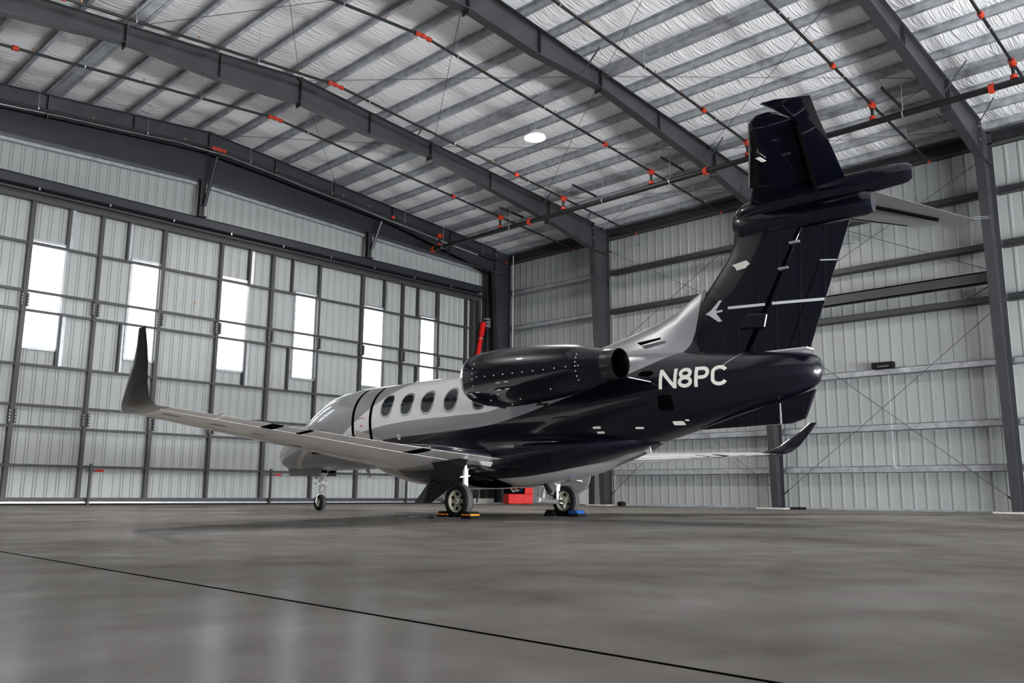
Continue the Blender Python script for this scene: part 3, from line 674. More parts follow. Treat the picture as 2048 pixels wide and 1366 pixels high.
# ---- wings
def afoil(le, te, thick, nrm, a=0.0, b=1.0, n=14):
    """closed section between chord fractions a..b"""
    le, te, nrm = Vector(le), Vector(te), Vector(nrm).normalized(); c = te-le; L_ = c.length
    def th(t): return 5*thick*L_*(.2969*math.sqrt(max(t,0))-.126*t-.3516*t*t+.2843*t**3-.1030*t**4)
    ts = [a+(b-a)*(1-math.cos(PI*i/n))/2 if a == 0 else a+(b-a)*i/n for i in range(n+1)]
    up = [le+c*t+nrm*th(t)*1.15 for t in ts]; lo = [le+c*t-nrm*th(t)*.85 for t in ts]
    return up[::-1]+lo[1:] if a == 0 else up[::-1]+lo
def zw(x): return .98+.06*x
def LEy(x): return 14.75-.35*max(0,0)-(.44*x if x < 2.4 else .44*2.4+(x-2.4)*.505)
def TEy(x): return 10.78+.0*x if x < 2.6 else 10.80-(x-2.6)*.158
for sg in (-1, 1):
    def P(x, y, z): return (PX+sg*x, y, z)
    def sec(x, a=0., b=1., n=14, dz=0):
        return afoil(P(x, LEy(x), zw(x)+.01), P(x, TEy(x), zw(x)), .125-.003*x, (-sg*.06, 0, 1), a, b, n)
    W = obj('wing', MB().loft([sec(x, 0, .80) for x in (.3,.7,1.2,1.8,2.4,3.2,4.2,5.2,6.2,7.0,7.5)]), M['silver'], JET, 40)
    if sg < 0: W['label'] = 'left wing, nearer the camera, silver underside'
    tipsec = [(7.5,zw(7.5)),(7.7,zw(7.7)-.02),(7.86,1.48),(7.97,1.64),(8.05,1.86),(8.12,2.03),(8.19,2.20)]
    TL = [(LEy(7.5),TEy(7.5),.105),(10.92,9.88,.09),(10.50,9.72,.08),(10.12,9.54,.08),(9.78,9.38,.08),(9.55,9.27,.08),(9.36,9.18,.07)]
    rings = []
    for i, ((x, z), (l, t, th)) in enumerate(zip(tipsec, TL)):
        x0, z0 = tipsec[max(0, i-1)]; x1, z1 = tipsec[min(len(tipsec)-1, i+1)]
        nrm = (-sg*(z1-z0), 0, (x1-x0)); rings.append(afoil(P(x, l, z+.01*(i==0)), P(x, t, z), th, nrm))
    obj('winglet', MB().loft(rings), [M['navy']], JET, 40)
    def surf(name, xa, xb, a=.815, b=1.0, m='silver'):
        n = 4; return obj(name, MB().loft([sec(xa+(xb-xa)*i/3, a, b, 6) for i in range(4)]), M[m], W, 40)
    surf('aileron', 6.72, 7.47); surf('aileron', 5.97, 6.69); surf('flap', 5.32, 5.70); surf('flap', 2.95, 5.18); surf('flap', 1.0, 2.62)
    for xa, xb in ((5.73,5.94),(5.2,5.3),(2.65,2.92)):
        obj('gap_shade_fill', MB().loft([sec(xa, .79, .97, 4), sec(xb, .79, .97, 4)]), M['black'], W)  # black filler painting the shade inside the trailing-edge gaps
    for x, a, b in ((6.3,.55,.58),(5.5,.5,.52),(4.4,.3,.33),(7.1,.6,.63)):
        s0 = sec(x, a, b, 2); s1 = sec(x+.25, a, b, 2)
        obj('access_panel', MB().add([Vector(s0[3])-Vector((0,0,.004)),Vector(s0[5])-Vector((0,0,.004)),Vector(s1[5])-Vector((0,0,.004)),Vector(s1[3])-Vector((0,0,.004))],[(0,1,2,3)]), M['steel_d'], W)
    # vortex generator and deicing boot along the leading edge
    m = MB().tube([P(x, LEy(x)+.006, zw(x)+.01) for x in (1.5,2.4,4,5.5,7.45)], [.045,.04,.032,.026,.018], 10)
    obj('leading_edge', m, M['chrome'], W, 60)
    obj('stall_strip', MB().box(min(PX+sg*3.0,PX+sg*3.3), max(PX+sg*3.0,PX+sg*3.3), LEy(3.15)-.06, LEy(3.15)+.08, zw(3.1)-.05, zw(3.1)+.03), M['black'], W)
    for k in range(5):
        x = 4.6+.55*k; obj('static_wick', MB().tube([P(x, TEy(x)+.02, zw(x)), P(x, TEy(x)-.16, zw(x)+.01)], .004, 5), M['steel_d'], W)
    # fillet over the wing root
    rings = []
    for x, zt in ((.5,.42),(.85,.34),(1.05,.20),(1.35,.12),(1.8,.085),(2.4,.07)):
        rings.append([P(x, 10.74, zw(x)-.0), P(x, 11.0, zw(x)+.10+zt*.5), P(x, 11.8, zw(x)+.13+zt), P(x, 13.2, zw(x)+.15+zt), P(x, 14.2-.2*x, zw(x)+.08+zt*.6), P(x, LEy(x)+.1, zw(x)+.02), P(x, 13, zw(x)-.05)])
    wf_ = obj('wing_fillet', MB().loft(rings), M['navy'], JET, 180)
    sb = wf_.modifiers.new('smooth', 'SUBSURF'); sb.levels = 2; sb.render_levels = 2

# ---- fin and rudder
def finLE(z): return 7.73-(z-3.02)*.817 if z < 4.3 else 6.685-(z-4.3)*.12
def hng(z): return 6.37-(z-2.72)*.53
def finTE(z): return 5.49-(z-2.58)*.386
def fint(z): return .155-.028*(z-2.5)     # half thickness
def finsurf(y, z):
    l, h, t = finLE(z), hng(z), finTE(z)
    if y > h: u = (l-y)/(l-h); return fint(z)*(math.sqrt(max(0, min(1, u*1.9)))*(1.0 if u < .53 else 1-.3*(u-.53)/.47))
    return fint(z)*.85*max(0, (y-t)/(h-t))+.006
rings = []
for z in (2.3,2.7,3.1,3.5,3.9,4.2,4.4,4.6,4.8):
    l, h = finLE(z), hng(z)+.085; n = 16; pts = [l-(l-h)*(i/n)**1.6 for i in range(n+1)]
    rings.append([(PX+finsurf(y, z), y, z) for y in pts]+[(PX-finsurf(y, z), y, z) for y in pts[::-1]])
FIN = obj('vertical_fin', MB().loft(rings), M['navy'], JET, 40)
rings = []
for z in (2.60,3.0,3.6,4.1,4.40):
    h, t = hng(z)-.06, finTE(z); n = 6; pts = [h-(h-t)*i/n for i in range(n+1)]
    rings.append([(PX+finsurf(y, z), y, z) for y in pts]+[(PX-finsurf(y, z), y, z) for y in pts[::-1]])
RUD = obj('rudder', MB().loft(rings), M['navy'], JET, 40)
obj('hinge_tube', MB().tube([(PX,hng(2.62)+.01,2.62),(PX,hng(4.42)+.01,4.42)], .06, 14), M['navy'], FIN, 50)
for z in (4.2, 3.83): 
    y = hng(z); obj('hinge_bracket', MB().box(PX-.135,PX+.135,y-.065,y+.09,z-.015,z+.015), M['galv'], FIN)
y = hng(3.05); obj('actuator_cover', MB().hexa([(PX-.16,y-.07,2.95),(PX+.16,y-.07,2.95),(PX+.16,y+.35,2.98),(PX-.16,y+.35,2.98),(PX-.15,y-.12,3.17),(PX+.15,y-.12,3.17),(PX+.15,y+.22,3.2),(PX-.15,y+.22,3.2)]), M['navy'], FIN, bevel=.02)
def flat(pts, thick=.004, side=-1, cuts=1, fn=finsurf):
    """thin decal following the left side"""
    m = MB(); n = len(pts); m.add([(PX+side*(fn(y, z)+thick), y, z) for y, z in pts], [tuple(range(n))]); return m
def band(path, wdt, fn, off=.004, nseg=1, side=-1):
    """strip of given width (along z or y) along a path of (y,z)"""
    m = MB(); L1 = []; L2 = []
    P2 = [Vector(p) for p in path]; cl = (P2[0]-P2[-1]).length < 1e-6
    for i, p in enumerate(P2):
        if cl: a, b = P2[(i-1) % (len(P2)-1)], P2[(i+1) % (len(P2)-1)]
        else: a, b = P2[max(0, i-1)], P2[min(len(P2)-1, i+1)]
        t = (b-a).normalized(); nn = Vector((-t.y, t.x)); k = 1.0
        L1.append(p+nn*wdt/2*k); L2.append(p-nn*wdt/2*k)
    vs = [(PX+side*(fn(q.x, q.y)+off), q.x, q.y) for q in L1]+[(PX+side*(fn(q.x, q.y)+off), q.x, q.y) for q in L2]; n = len(P2)
    return m.add(vs, [(i, i+1, n+i+1, n+i) for i in range(n-1)])
def dense(path, d=.03):
    out = []
    for a, b in zip(path[:-1], path[1:]):
        L_ = math.hypot(b[0]-a[0], b[1]-a[1]); n = max(1, int(L_/d)); out += [(a[0]+(b[0]-a[0])*i/n, a[1]+(b[1]-a[1])*i/n) for i in range(n)]
    return out+[path[-1]]
ystr = lambda y: 3.285+(y-5.25)*.042
hz = hng(3.32)
obj('fin_stripe', band(dense([(6.74, ystr(6.74)), (hz+.07, ystr(hz+.07))]), .042, finsurf), M['decal'], FIN)
obj('fin_stripe', band(dense([(hz-.05, ystr(hz-.05)), (finTE(3.29)+.01, ystr(5.25))]), .042, finsurf), M['decal'], RUD)
obj('rudder_stripe', band(dense([(finTE(3.86)+.25,3.87),(finTE(3.84)+.01,3.84)]), .018, finsurf), M['decal'], RUD)
obj('tab_seam', band(dense([(finTE(3.86)+.26,3.87),(finTE(2.62)+.32,2.62)]), .012, finsurf, .003), M['black'], RUD)
obj('rudder_base_strip', MB().box(PX-.11,PX+.11,finTE(2.58),hng(2.6)-.1,2.575,2.595), M['decal'], RUD)
def LP(x, y): return (7.18-(x-1408)*.00943, 3.32-(y-622)*.0081+(1443-x)*.0012)
lg = [(1408.5,628.6),(1420,621),(1437,601),(1443,600.5),(1430,622),(1444,620),(1444,624),(1431,626.5),(1443.7,643),(1436.7,644.5),(1417,631)]
P_ = [LP(*q) for q in lg]; c_ = [LP(1424,624)]
m = MB(); tri = [(0,1,9),(0,9,10)]
def tripoly(ids): m.add([(PX-(finsurf(*P_[i])+.006), *P_[i]) for i in ids], [tuple(range(len(ids)))])
for ids in ((0,1,10),(1,4,7,10),(1,2,3,4),(4,5,6,7),(7,8,9,10)): tripoly(ids)
obj('bird_emblem', m, M['decal'], FIN)
pl = [(6.66,4.035),(6.40,4.06),(6.345,4.0),(6.40,3.975),(6.43,3.945),(6.57,3.93),(6.60,3.985)]
m = MB().loft([[(PX-finsurf(y,z)-.0, y, z) for y, z in pl], [(PX-finsurf(y,z)-.03, y, z) for y, z in pl]])
obj('antenna_plate', m, M['cream'], FIN)
# fin cap fairing and bullet
def oval(y, zc, hz_, hw, n=24, e=2.2): return [(PX+hw*math.copysign(abs(math.cos(2*PI*k/n))**(2/e), math.cos(2*PI*k/n)), y, zc+hz_*math.copysign(abs(math.sin(2*PI*k/n))**(2/e), math.sin(2*PI*k/n))) for k in range(n)]
def tabl(tab, n): return [cub(tab, tab[0][0]+(tab[-1][0]-tab[0][0])*i/n) for i in range(n+1)], [tab[0][0]+(tab[-1][0]-tab[0][0])*i/n for i in range(n+1)]
T1 = [(3.88,4.90,.09,.03),(3.92,4.90,.135,.05),(4.1,4.905,.16,.08),(4.5,4.90,.17,.11),(5.2,4.91,.17,.15),(5.9,4.91,.17,.15),(6.3,4.89,.15,.12),(6.55,4.86,.10,.07),(6.62,4.84,.02,.02)]
v, yy = tabl(T1, 40); obj('tail_bullet', MB().loft([oval(y, *q) for y, q in zip(yy, v)]), M['navy'], JET, 50)
T2 = [(4.44,4.60,.16,.09),(4.47,4.60,.19,.125),(5.0,4.60,.18,.145),(5.5,4.60,.19,.145),(5.9,4.61,.21,.125),(6.3,4.63,.24,.10),(6.55,4.66,.22,.07),(6.66,4.70,.14,.03)]
v, yy = tabl(T2, 24); obj('fin_cap', MB().loft([oval(y, *q) for y, q in zip(yy, v)]), M['navy'], JET, 50)
# ---- tailplane
ZS = 4.96
for sg in (-1, 1):
    def P(x, y, z): return (PX+sg*x, y, z)
    def hy(x): return 4.36+.364*(2.55-x)
    secs = [(.0,6.36,ZS-.0,.1),(.8,5.91,ZS,.1),(1.8,5.36,ZS,.1),(2.6,4.93,ZS,.1),(2.85,4.80,ZS,.09),(2.96,4.66,ZS,.04)]
    rings = []
    for x, l, z, th in secs:
        h = hy(x)+.012; h = min(h, l-.1) if x < 2.8 else {2.85:4.44,2.96:4.50}[x]
        r = afoil(P(x, l, z), P(x, l-(l-h)/.68, z), th, (0,0,1), 0, .68); rings.append(r)
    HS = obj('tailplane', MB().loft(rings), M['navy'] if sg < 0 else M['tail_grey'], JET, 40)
    def ez(x, y): return ZS-.01-(hy(x)-y)*math.tan(math.radians(1.5))
    rings = []
    for x, l, t, th in ((.30,hy(.30)-.02,4.70,.050),(1.2,hy(1.2)-.02,4.45,.045),(2.54,hy(2.54)-.02,4.085,.035)):
        rings.append([P(x, l, ez(x,l)+th), P(x, l+.03, ez(x,l)), P(x, l, ez(x,l)-th), P(x, (l+t)/2, ez(x,(l+t)/2)-th*.6), P(x, t, ez(x,t)-.004), P(x, t, ez(x,t)+.004), P(x, (l+t)/2, ez(x,(l+t)/2)+th*.6)])
    for x, l, t, th in ((2.62,hy(2.62)+.03,4.06,.035),(3.06,4.43,3.93,.028),(3.22,4.47,4.28,.01)):
        rings.append([P(x, l-.04, ez(x,l)+th), P(x, l, ez(x,l)), P(x, l-.04, ez(x,l)-th), P(x, (l+t)/2, ez(x,(l+t)/2)-th*.6), P(x, t, ez(x,t)-.004), P(x, t, ez(x,t)+.004), P(x, (l+t)/2, ez(x,(l+t)/2)+th*.6)])
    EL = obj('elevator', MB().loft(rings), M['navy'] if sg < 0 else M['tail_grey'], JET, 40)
    obj('deice_boot', MB().loft([afoil(P(x, l+.012, ZS), P(x, l+.012-(l-hy(x))/.68, ZS), th*1.06, (0,0,1), 0, .10, 6) for x, l, z, th in secs[1:4]]), M['black'] if sg > 0 else M['rubber'], HS, 40)
    obj('leading_edge', MB().tube([P(x, l+.006, ZS) for x, l, z, th in secs[1:5]], [.028,.026,.022,.018], 10), M['chrome'], HS, 60)
    if sg < 0: obj('placard', MB().box(PX-1.9,PX-1.72,5.18,5.24,ZS-.068,ZS-.06), M['cream'], HS)
    obj('hinge_gap', MB().tube([P(.3,hy(.3)-.005,ZS-.045),P(2.5,hy(2.5)-.005,ZS-.035)], .05, 8), M['black'], HS)
    obj('hinge_strip', MB().tube([P(1.7,hy(1.7)-.0,ZS-.055),P(2.5,hy(2.5),ZS-.045)], .008, 6), M['galv_l'], HS)
    for k in range(2): obj('static_wick', MB().tube([P(3.0-.12*k,3.94,ez(3,3.93)),P(3.05-.12*k,3.72,ez(3,3.93)-.02)], .004, 5), M['galv'], EL)
    for k in range(3): obj('static_wick', MB().tube([(PX,finTE(4.3-.25*k),4.3-.25*k),(PX,finTE(4.3-.25*k)-.17,4.29-.25*k)], .004, 5), M['steel_d'], RUD) if sg < 0 and k < 2 else None
# ---- ventral fin
vf = [(7.40,1.47),(6.0,1.83),(5.44,1.97),(5.62,1.555),(5.84,1.495)]
def vx(y, z): return .035*min(1, max(.1, (7.5-y)/1.2))
m = MB().loft([[(PX-vx(y,z), y, z) for y, z in vf], [(PX+vx(y,z), y, z) for y, z in vf]])
VF = obj('ventral_fin', m, M['navy'], JET)
obj('ventral_stripe', MB().box(PX-.045,PX+.045,5.975,5.99,1.50,1.80), M['decal'], VF)

# ---- engines
for sg in (-1, 1):
    ex = PX+sg*1.50
    NAC = [(8.06,2.42,.25),(8.25,2.42,.29),(8.6,2.42,.375),(9.1,2.41,.44),(9.7,2.41,.49),(10.2,2.41,.505),(10.6,2.42,.49),(10.85,2.43,.455),(10.98,2.435,.42),(11.04,2.44,.39)]
    v, yy = tabl(NAC, 50); n = 48
    def ring(y, zc, r): return [(ex+r*math.cos(2*PI*k/n), y, zc+r*math.sin(2*PI*k/n)) for k in range(n)]
    E_ = obj('engine_nacelle', MB().loft([ring(y, *q) for y, q in zip(yy, v) if y < 10.93], cap=False), M['navy'], JET, 50)
    if sg < 0: E_['label'] = 'left engine nacelle, nearer the camera'
    lipp = [(10.92,.437),(10.98,.418),(11.03,.392),(11.045,.372),(11.03,.352),(10.95,.335),(10.6,.33)]
    obj('intake_lip', MB().loft([ring(y, 2.437, r) for y, r in lipp], cap=False), M['chrome'], E_, 50)
    fan = MB().lathe((ex,10.5,2.437),[(0,.001),(0,.33)],'y',32)
    obj('fan_disc', fan, M['steel_d'], E_)
    fb = MB()
    for k in range(20):
        a = 2*PI*k/20; c, s_ = math.cos(a), math.sin(a); fb.add([(ex+.09*c-.01*s_,10.52,2.437+.09*s_+.01*c),(ex+.325*c-.03*s_,10.53,2.437+.325*s_+.03*c),(ex+.325*c+.03*s_,10.60,2.437+.325*s_-.03*c),(ex+.09*c+.01*s_,10.58,2.437+.09*s_-.01*c)],[(0,1,2,3)])
    obj('fan_blades', fb, M['nozzle'], E_)
    obj('spinner', MB().lathe((ex,10.5,2.437),[(0,.10),(.1,.085),(.18,.04),(.2,.001)],'y',20), M['nozzle'], E_, 60)
    obj('exhaust_nozzle', MB().loft([ring(y, 2.42, r) for y, r in ((8.06,.252),(7.96,.244),(7.84,.238),(7.825,.234),(7.84,.226),(8.1,.215),(8.4,.20))], cap=False), M['nozzle'], E_, 40)
    obj('exhaust_core', MB().loft([ring(y, 2.42, r) for y, r in ((8.4,.20),(8.41,.001))], cap=False).lathe((ex,8.4,2.42),[(0,.1),(-.3,.06),(-.45,.002)],'y',20), M['black'], E_)
    # pylon
    py = []
    for x in (.55,.95,1.3):
        py.append([(PX+sg*x, y, z) for y, z in ((10.2,2.40),(9.9,2.48),(9.0,2.46),(8.3,2.34),(7.84,2.22),(8.3,2.22),(9.0,2.27),(9.9,2.33))])
    obj('engine_pylon', MB().loft(py), M['navy'], JET, 60)
    obj('pylon_edge', MB().tube([(PX+sg*.6,7.85,2.215),(PX+sg*1.3,7.83,2.225)], .008, 6), M['decal'], E_)
    if sg < 0:
        pts = []
        def npt(y, a, r_=0.004):
            q = cub(NAC, y); return Vector((ex+(q[1]+r_)*math.cos(a), y, q[0]+(q[1]+r_)*math.sin(a)))
        fa = MB()
        def dot(y, deg, s=.009): 
            p = npt(y, math.radians(deg)); fa.box(p.x-.004,p.x+.004,p.y-s,p.y+s,p.z-s,p.z+s)
        for k in range(11): dot(10.5-.21*k, 183)
        for dg in (150,160,172,183,196,210,222): dot(8.45, dg)
        for dg in (155,165,175,186,200): dot(10.62, dg)
        for y, dg in ((10.1,222),(9.7,240),(9.0,228),(10.35,235),(10.0,255)): dot(y, dg, .011)
        obj('fastener_dots', fa, M['decal'], E_)
        mk = MB()
        for y, dg in ((10.0,198),(9.82,198),(10.02,212),(9.84,212),(10.75,218),(10.72,222),(10.69,226),(10.55,214)):
            p = npt(y, math.radians(dg)); mk.box(p.x-.004,p.x+.004,p.y-.045,p.y+.045,p.z-.008,p.z+.008)
        obj('placard_marks', mk, M['decal'], E_)
        obj('drain_scoop', MB().tube([(ex,9.45,1.93),(ex,9.55,1.89),(ex,9.3,1.885)], .03, 8), M['rubber'], E_)
        obj('lower_scoop', MB().tube([(ex+.1,10.75,2.02),(ex+.1,10.4,1.95)], .06, 10), M['navy'], E_)

# ---- cabin windows, door seams, lettering on the body
def disc(yc, zc, a, b, off, fn=side_x, side=-1, n=32, r0=0.0, e=2.6, lean=0):
    m = MB(); rs = [r0, .35, .7, 1.0] if r0 == 0 else [r0, 1.0]
    vs = []; fs = []
    for r in rs:
        for k in range(n):
            t = 2*PI*k/n; c, s = math.cos(t), math.sin(t)
            yq = yc+a*r*math.copysign(abs(c)**(2/e), c); zq = zc+b*r*math.copysign(abs(s)**(2/e), s)
            vs.append((PX+side*(fn(yq, zq)+off), yq, zq))
    for i in range(len(rs)-1):
        for k in range(n):
            kk = (k+1) % n; fs.append((i*n+k, i*n+kk, (i+1)*n+kk, (i+1)*n+k))
    if r0 == 0: pass
    return m.add(vs, fs)
for side in (-1, 1):
    for yc in (14.45, 13.79, 13.14, 12.44, 11.62):
        wdw = obj('cabin_window', disc(yc, 2.235, .165, .215, .003, side=side), M['glass'], JET, 60)
        obj('window_surround', disc(yc, 2.235, .195, .245, .006, side=side, r0=.83), M['chrome'], wdw, 60)
for yc in (15.60, 14.97):
    obj('door_seam', band(dense([(yc+.04*(z-2.1), z) for z in [1.35+.05*i for i in range(28)] ]), .085, side_x, .006), M['black'], JET)
m = band(dense([(15.18,2.0),(15.22,2.03),(15.34,2.03),(15.38,2.0)]), .012, side_x, .005); obj('door_marking', m, M['red'], JET)
obj('door_marking', disc(15.28, 1.86, .03, .015, .005), M['red'], JET)
obj('static_port', disc(14.03, 1.57, .055, .055, .005, e=2), M['cream'], JET); obj('static_port', disc(14.03, 1.57, .022, .022, .008, e=2), M['steel_d'], JET)
# cockpit side glass
cg = [(18.05,2.18),(17.78,2.47),(17.35,2.52),(17.30,2.22)]
# registration letters, strokes in (u to the right, v up)
zb, H, SW = 2.085, .315, .056
def reg(name, strokes, y0, wd):
    m = MB()
    for st in strokes:
        path = [(y0-u*wd, zb+.028+v*(H-.056)+(.012*(7.7-y0))*0) for u, v in st]
        b = band(dense(path, .015), SW, side_x, .005); m.add(b.v, b.f)
    return m
def arc(cx, cy, rx, ry, a0, a1, n=14): return [(cx+rx*math.cos(math.radians(a0+(a1-a0)*i/n)), cy+ry*math.sin(math.radians(a0+(a1-a0)*i/n))) for i in range(n+1)]
reg_parts = []
LTR = {
 'N': [[(0,-.11),(0,1.11)],[(1,-.11),(1,1.11)],[(0,1.05),(1,-.05)]],
 '8': [arc(.5,.77,.44,.23,0,360,24),arc(.5,.25,.5,.25,0,360,24)],
 'P': [[(0,-.11),(0,1.11)],[(0,1),(.55,1)]+arc(.55,.73,.42,.27,90,-90,12)+[(0,.46)]],
 'C': [arc(.5,.72,.5,.28,20,180,14)+[(0,.28)]+arc(.5,.28,.5,.28,180,340,14)]}
for ch, ya, yb in (('N',7.675,7.43),('8',7.355,7.175),('P',7.085,6.90),('C',6.82,6.62)):
    m = MB(); wd = ya-yb
    for st in LTR[ch]:
        b = band(dense([(ya-u*wd, zb+.028+v*(H-.056)) for u, v in st], .012), SW, side_x, .005); m.add(b.v, b.f)
    obj('registration_letter', m, M['cream'], JET)
for y, z, a, b in ((8.93,1.535,.075,.02),(8.89,1.455,.07,.018),(8.18,1.505,.07,.016),(7.53,1.56,.085,.03),(7.38,1.60,.03,.012)):
    obj('placard', disc(y, z, a, b, .006, e=6), M['cream'], JET)
obj('service_panel', disc(7.62, 1.87, .125, .125, .004, e=5), M['black'], JET)
obj('inlet_recess', disc(7.95, 2.36, .13, .045, .006, e=2.5), M['black'], JET)
obj('panel_seam', band(dense([(6.75,2.34),(6.45,2.58)]), .01, side_x, .004), M['decal'], JET)
# antennas, masts
obj('blade_antenna', MB().loft([[(PX-.012,16.25,.97),(PX+.012,16.25,.97),(PX+.012,16.12,.97),(PX-.012,16.12,.97)],[(PX-.008,16.10,.78),(PX+.008,16.10,.78),(PX+.008,16.04,.78),(PX-.008,16.04,.78)]]), M['white_gear'], JET)
obj('blade_antenna', MB().loft([[(PX-.012,8.55,1.22),(PX+.012,8.55,1.22),(PX+.012,8.35,1.24),(PX-.012,8.35,1.24)],[(PX-.008,8.40,1.12),(PX+.008,8.40,1.12),(PX+.008,8.34,1.12),(PX-.008,8.34,1.12)]]), M['white_gear'], JET)
obj('drain_mast', MB().tube([(PX-.25,8.9,1.25),(PX-.28,8.75,1.12)], .03, 8), M['rubber'], JET)
obj('drain_mast', MB().tube([(PX-.1,10.62,.62),(PX-.1,10.5,.47)], .045, 10), M['rubber'], JET)
obj('blade_antenna', MB().loft([[(PX-.012,14.6,2.8),(PX+.012,14.6,2.8),(PX+.012,14.4,2.8),(PX-.012,14.4,2.8)],[(PX-.006,14.5,2.86),(PX+.006,14.5,2.86),(PX+.006,14.4,2.86),(PX-.006,14.4,2.86)]]), M['white_gear'], JET)
obj('beacon_light', MB().lathe((PX,12.3,2.8),[(.0,.05),(.05,.05),(.075,.02)],'z',12,cap=True), M['white_gear'], JET, 50)

# ---- landing gear
def wheel(name, c, R_, wd, side, parent, rimr):
    """axis along x; side = direction the hub face looks"""
    x, y, z = c
    w2 = wd/2; pr = [(-w2*.62,rimr),(-w2*.95,rimr+.02),(-w2,(R_+rimr)/2),(-w2*.8,R_*.94),(-w2*.55,R_),(w2*.55,R_),(w2*.8,R_*.94),(w2,(R_+rimr)/2),(w2*.95,rimr+.02),(w2*.62,rimr)]
    s = side
    W_ = obj(name, MB().lathe(c, pr, 'x', 44), M['tyre'], parent, 50)
    tr = MB()
    for t in (-.34,0,.34): tr.lathe((x+w2*t,y,z),[(-w2*.13,R_+.0015),(w2*.13,R_+.0015)],'x',44)
    obj('tread', tr, M['tread'], W_)
    s = side
    obj('rim', MB().lathe(c,[(-s*w2*.3,.02),(s*w2*.15,.04),(s*w2*.35,rimr*.35),(s*w2*.30,rimr*.55),(s*w2*.25,rimr*.9),(s*w2*.72,rimr*1.0),(s*w2*.72,rimr*1.06),(0,rimr*1.02)],'x',40), M['hub'], W_, 35)
    obj('hub_cap', MB().lathe(c,[(s*w2*.2,rimr*.28),(s*w2*.55,rimr*.26),(s*w2*.62,rimr*.12)],'x',20,cap=True), M['white_gear'], W_, 35)
    for k in range(6):
        a = PI/6+k*PI/3; q = (x+s*w2*.30, y+rimr*.66*math.cos(a), z+rimr*.66*math.sin(a)); obj('rim_hole', MB().lathe(q,[(-.01,.001),(s*.014,.001),(s*.014,rimr*.15),(-.01,rimr*.15)],'x',12), M['black'], W_)
    obj('axle_bore', MB().lathe(c,[(s*w2*.63,.001),(s*w2*.63,rimr*.09)],'x',12), M['black'], W_)
    return W_
GR = .303
for sg in (-1, 1):
    gx = PX+sg*1.465; gy = 11.46
    def P(x, y, z): return (gx-sg*x, y, z)      # x measured inboard
    G = obj('main_gear_leg', MB().tube([P(.17,11.75,1.15),P(.17,11.93,.36)], [.045,.035], 12).tube([P(.17,11.98,.33),P(.17,11.98,.33001)], .04, 10), M['white_gear'], JET, 50)
    obj('trailing_arm', MB().tube([P(.17,12.0,.32),P(.16,11.75,.29),P(.14,gy,GR)], [.06,.055,.06], 14).tube([P(.07,12.0,.32),P(.27,12.0,.32)], .055, 14), M['white_gear'], G, 50)
    obj('shock_absorber', MB().tube([P(.17,11.50,1.05),P(.18,11.50,.84)], .035, 12).tube([P(.18,11.50,.86),P(.20,11.52,.50)], .052, 14).tube([P(.20,11.52,.52),P(.20,11.52,.33)], .028, 10), M['white_gear'], G, 50)
    obj('side_brace', MB().tube([P(.2,11.8,.9),P(.62,11.8,.85)], .03, 10).tube([P(.2,11.6,.75),P(.55,11.7,1.0)], .02, 8), M['white_gear'], G, 50)
    obj('axle', MB().tube([P(.2,gy,GR),P(-.05,gy,GR)], .035, 12), M['chrome'], G, 50)
    br = MB().lathe(P(.045,gy,GR),[(-.03,.04),(-.03,.07),(.03,.07),(.03,.04)],'x',24)
    for q in range(3):
        an = 2*PI*q/3+.5; br.tube([P(.05,gy+.05*math.cos(an),GR+.05*math.sin(an)),P(.05,gy+.15*math.cos(an),GR+.15*math.sin(an))], .035, 8)
    obj('brake', br, M['hub'], G, 40)
    if sg > 0: obj('brake_cavity', MB().lathe(P(.02,gy,GR),[(0,.001),(0,.185)],'x',32), M['black'], G)
    obj('brake_hose', MB().tube([P(.15,11.7,.75),P(.2,11.85,.6),P(.2,11.8,.45),P(.12,11.6,.38),P(.1,11.5,.35)], .012, 8), M['rubber'], G, 50)
    wheel('main_wheel', (gx, gy, GR), GR, .215, -1, JET, .19)
    # gear door
    pd = [(11.89,1.15),(10.95,1.02),(11.12,.66),(11.2,.56),(11.43,.45),(11.74,.27),(12.22,.25),(12.03,.45),(11.82,.72),(11.76,.84),(11.93,1.05)]
    dd = lambda z: 1.72+(1.15-z)*.16
    m = MB().loft([[(PX+sg*dd(z), y, z) for y, z in pd], [(PX+sg*(dd(z)+.022), y, z) for y, z in pd]])
    obj('gear_door', m, M['navy'], JET)
    obj('door_link', MB().tube([(PX+sg*dd(.7),11.3,.7),P(.1,11.3,.75)], .014, 8), M['white_gear'], JET, 50)
    obj('door_inner_skin', MB().loft([[(PX+sg*(dd(z)-.012), y+(.02 if y < 11.5 else -.02), z) for y, z in pd], [(PX+sg*(dd(z)-.001), y, z) for y, z in pd]]), M['inner_grey'], JET)
    obj('gear_strake', MB().hexa([P(.02,11.45,.98),P(.12,11.02,.93),P(.42,11.05,.90),P(.45,11.5,.95),P(-.1,11.45,1.05),P(.0,10.95,1.0),P(.5,10.98,1.0),P(.5,11.5,1.05)]), M['inner_grey'], JET, bevel=.02)
    # flat black patch painting the shade of an open wheel well
    def fsurf(x, y):
        top, bot, hw = cub(FAIR, y); zm = bot+(top-bot)*.55; u = min(.999, abs(x)/hw); return zm-(zm-bot)*(1-u**2.5)**(1/2.5)
    vs = []; fs = []; nn = 28; rr_ = [0,.5,1]
    for r in rr_:
        for k in range(nn):
            a = 2*PI*k/nn; xx = .66+.36*r*math.cos(a); yy_ = 11.5+.48*r*math.sin(a); vs.append((PX+sg*xx, yy_, fsurf(xx, yy_)-.004))
    for i in range(2):
        for k in range(nn): kk = (k+1) % nn; fs.append((i*nn+k, i*nn+kk, (i+1)*nn+kk, (i+1)*nn+k))
    obj('wheel_well_shade', MB().add(vs, fs), M['black'], JET)
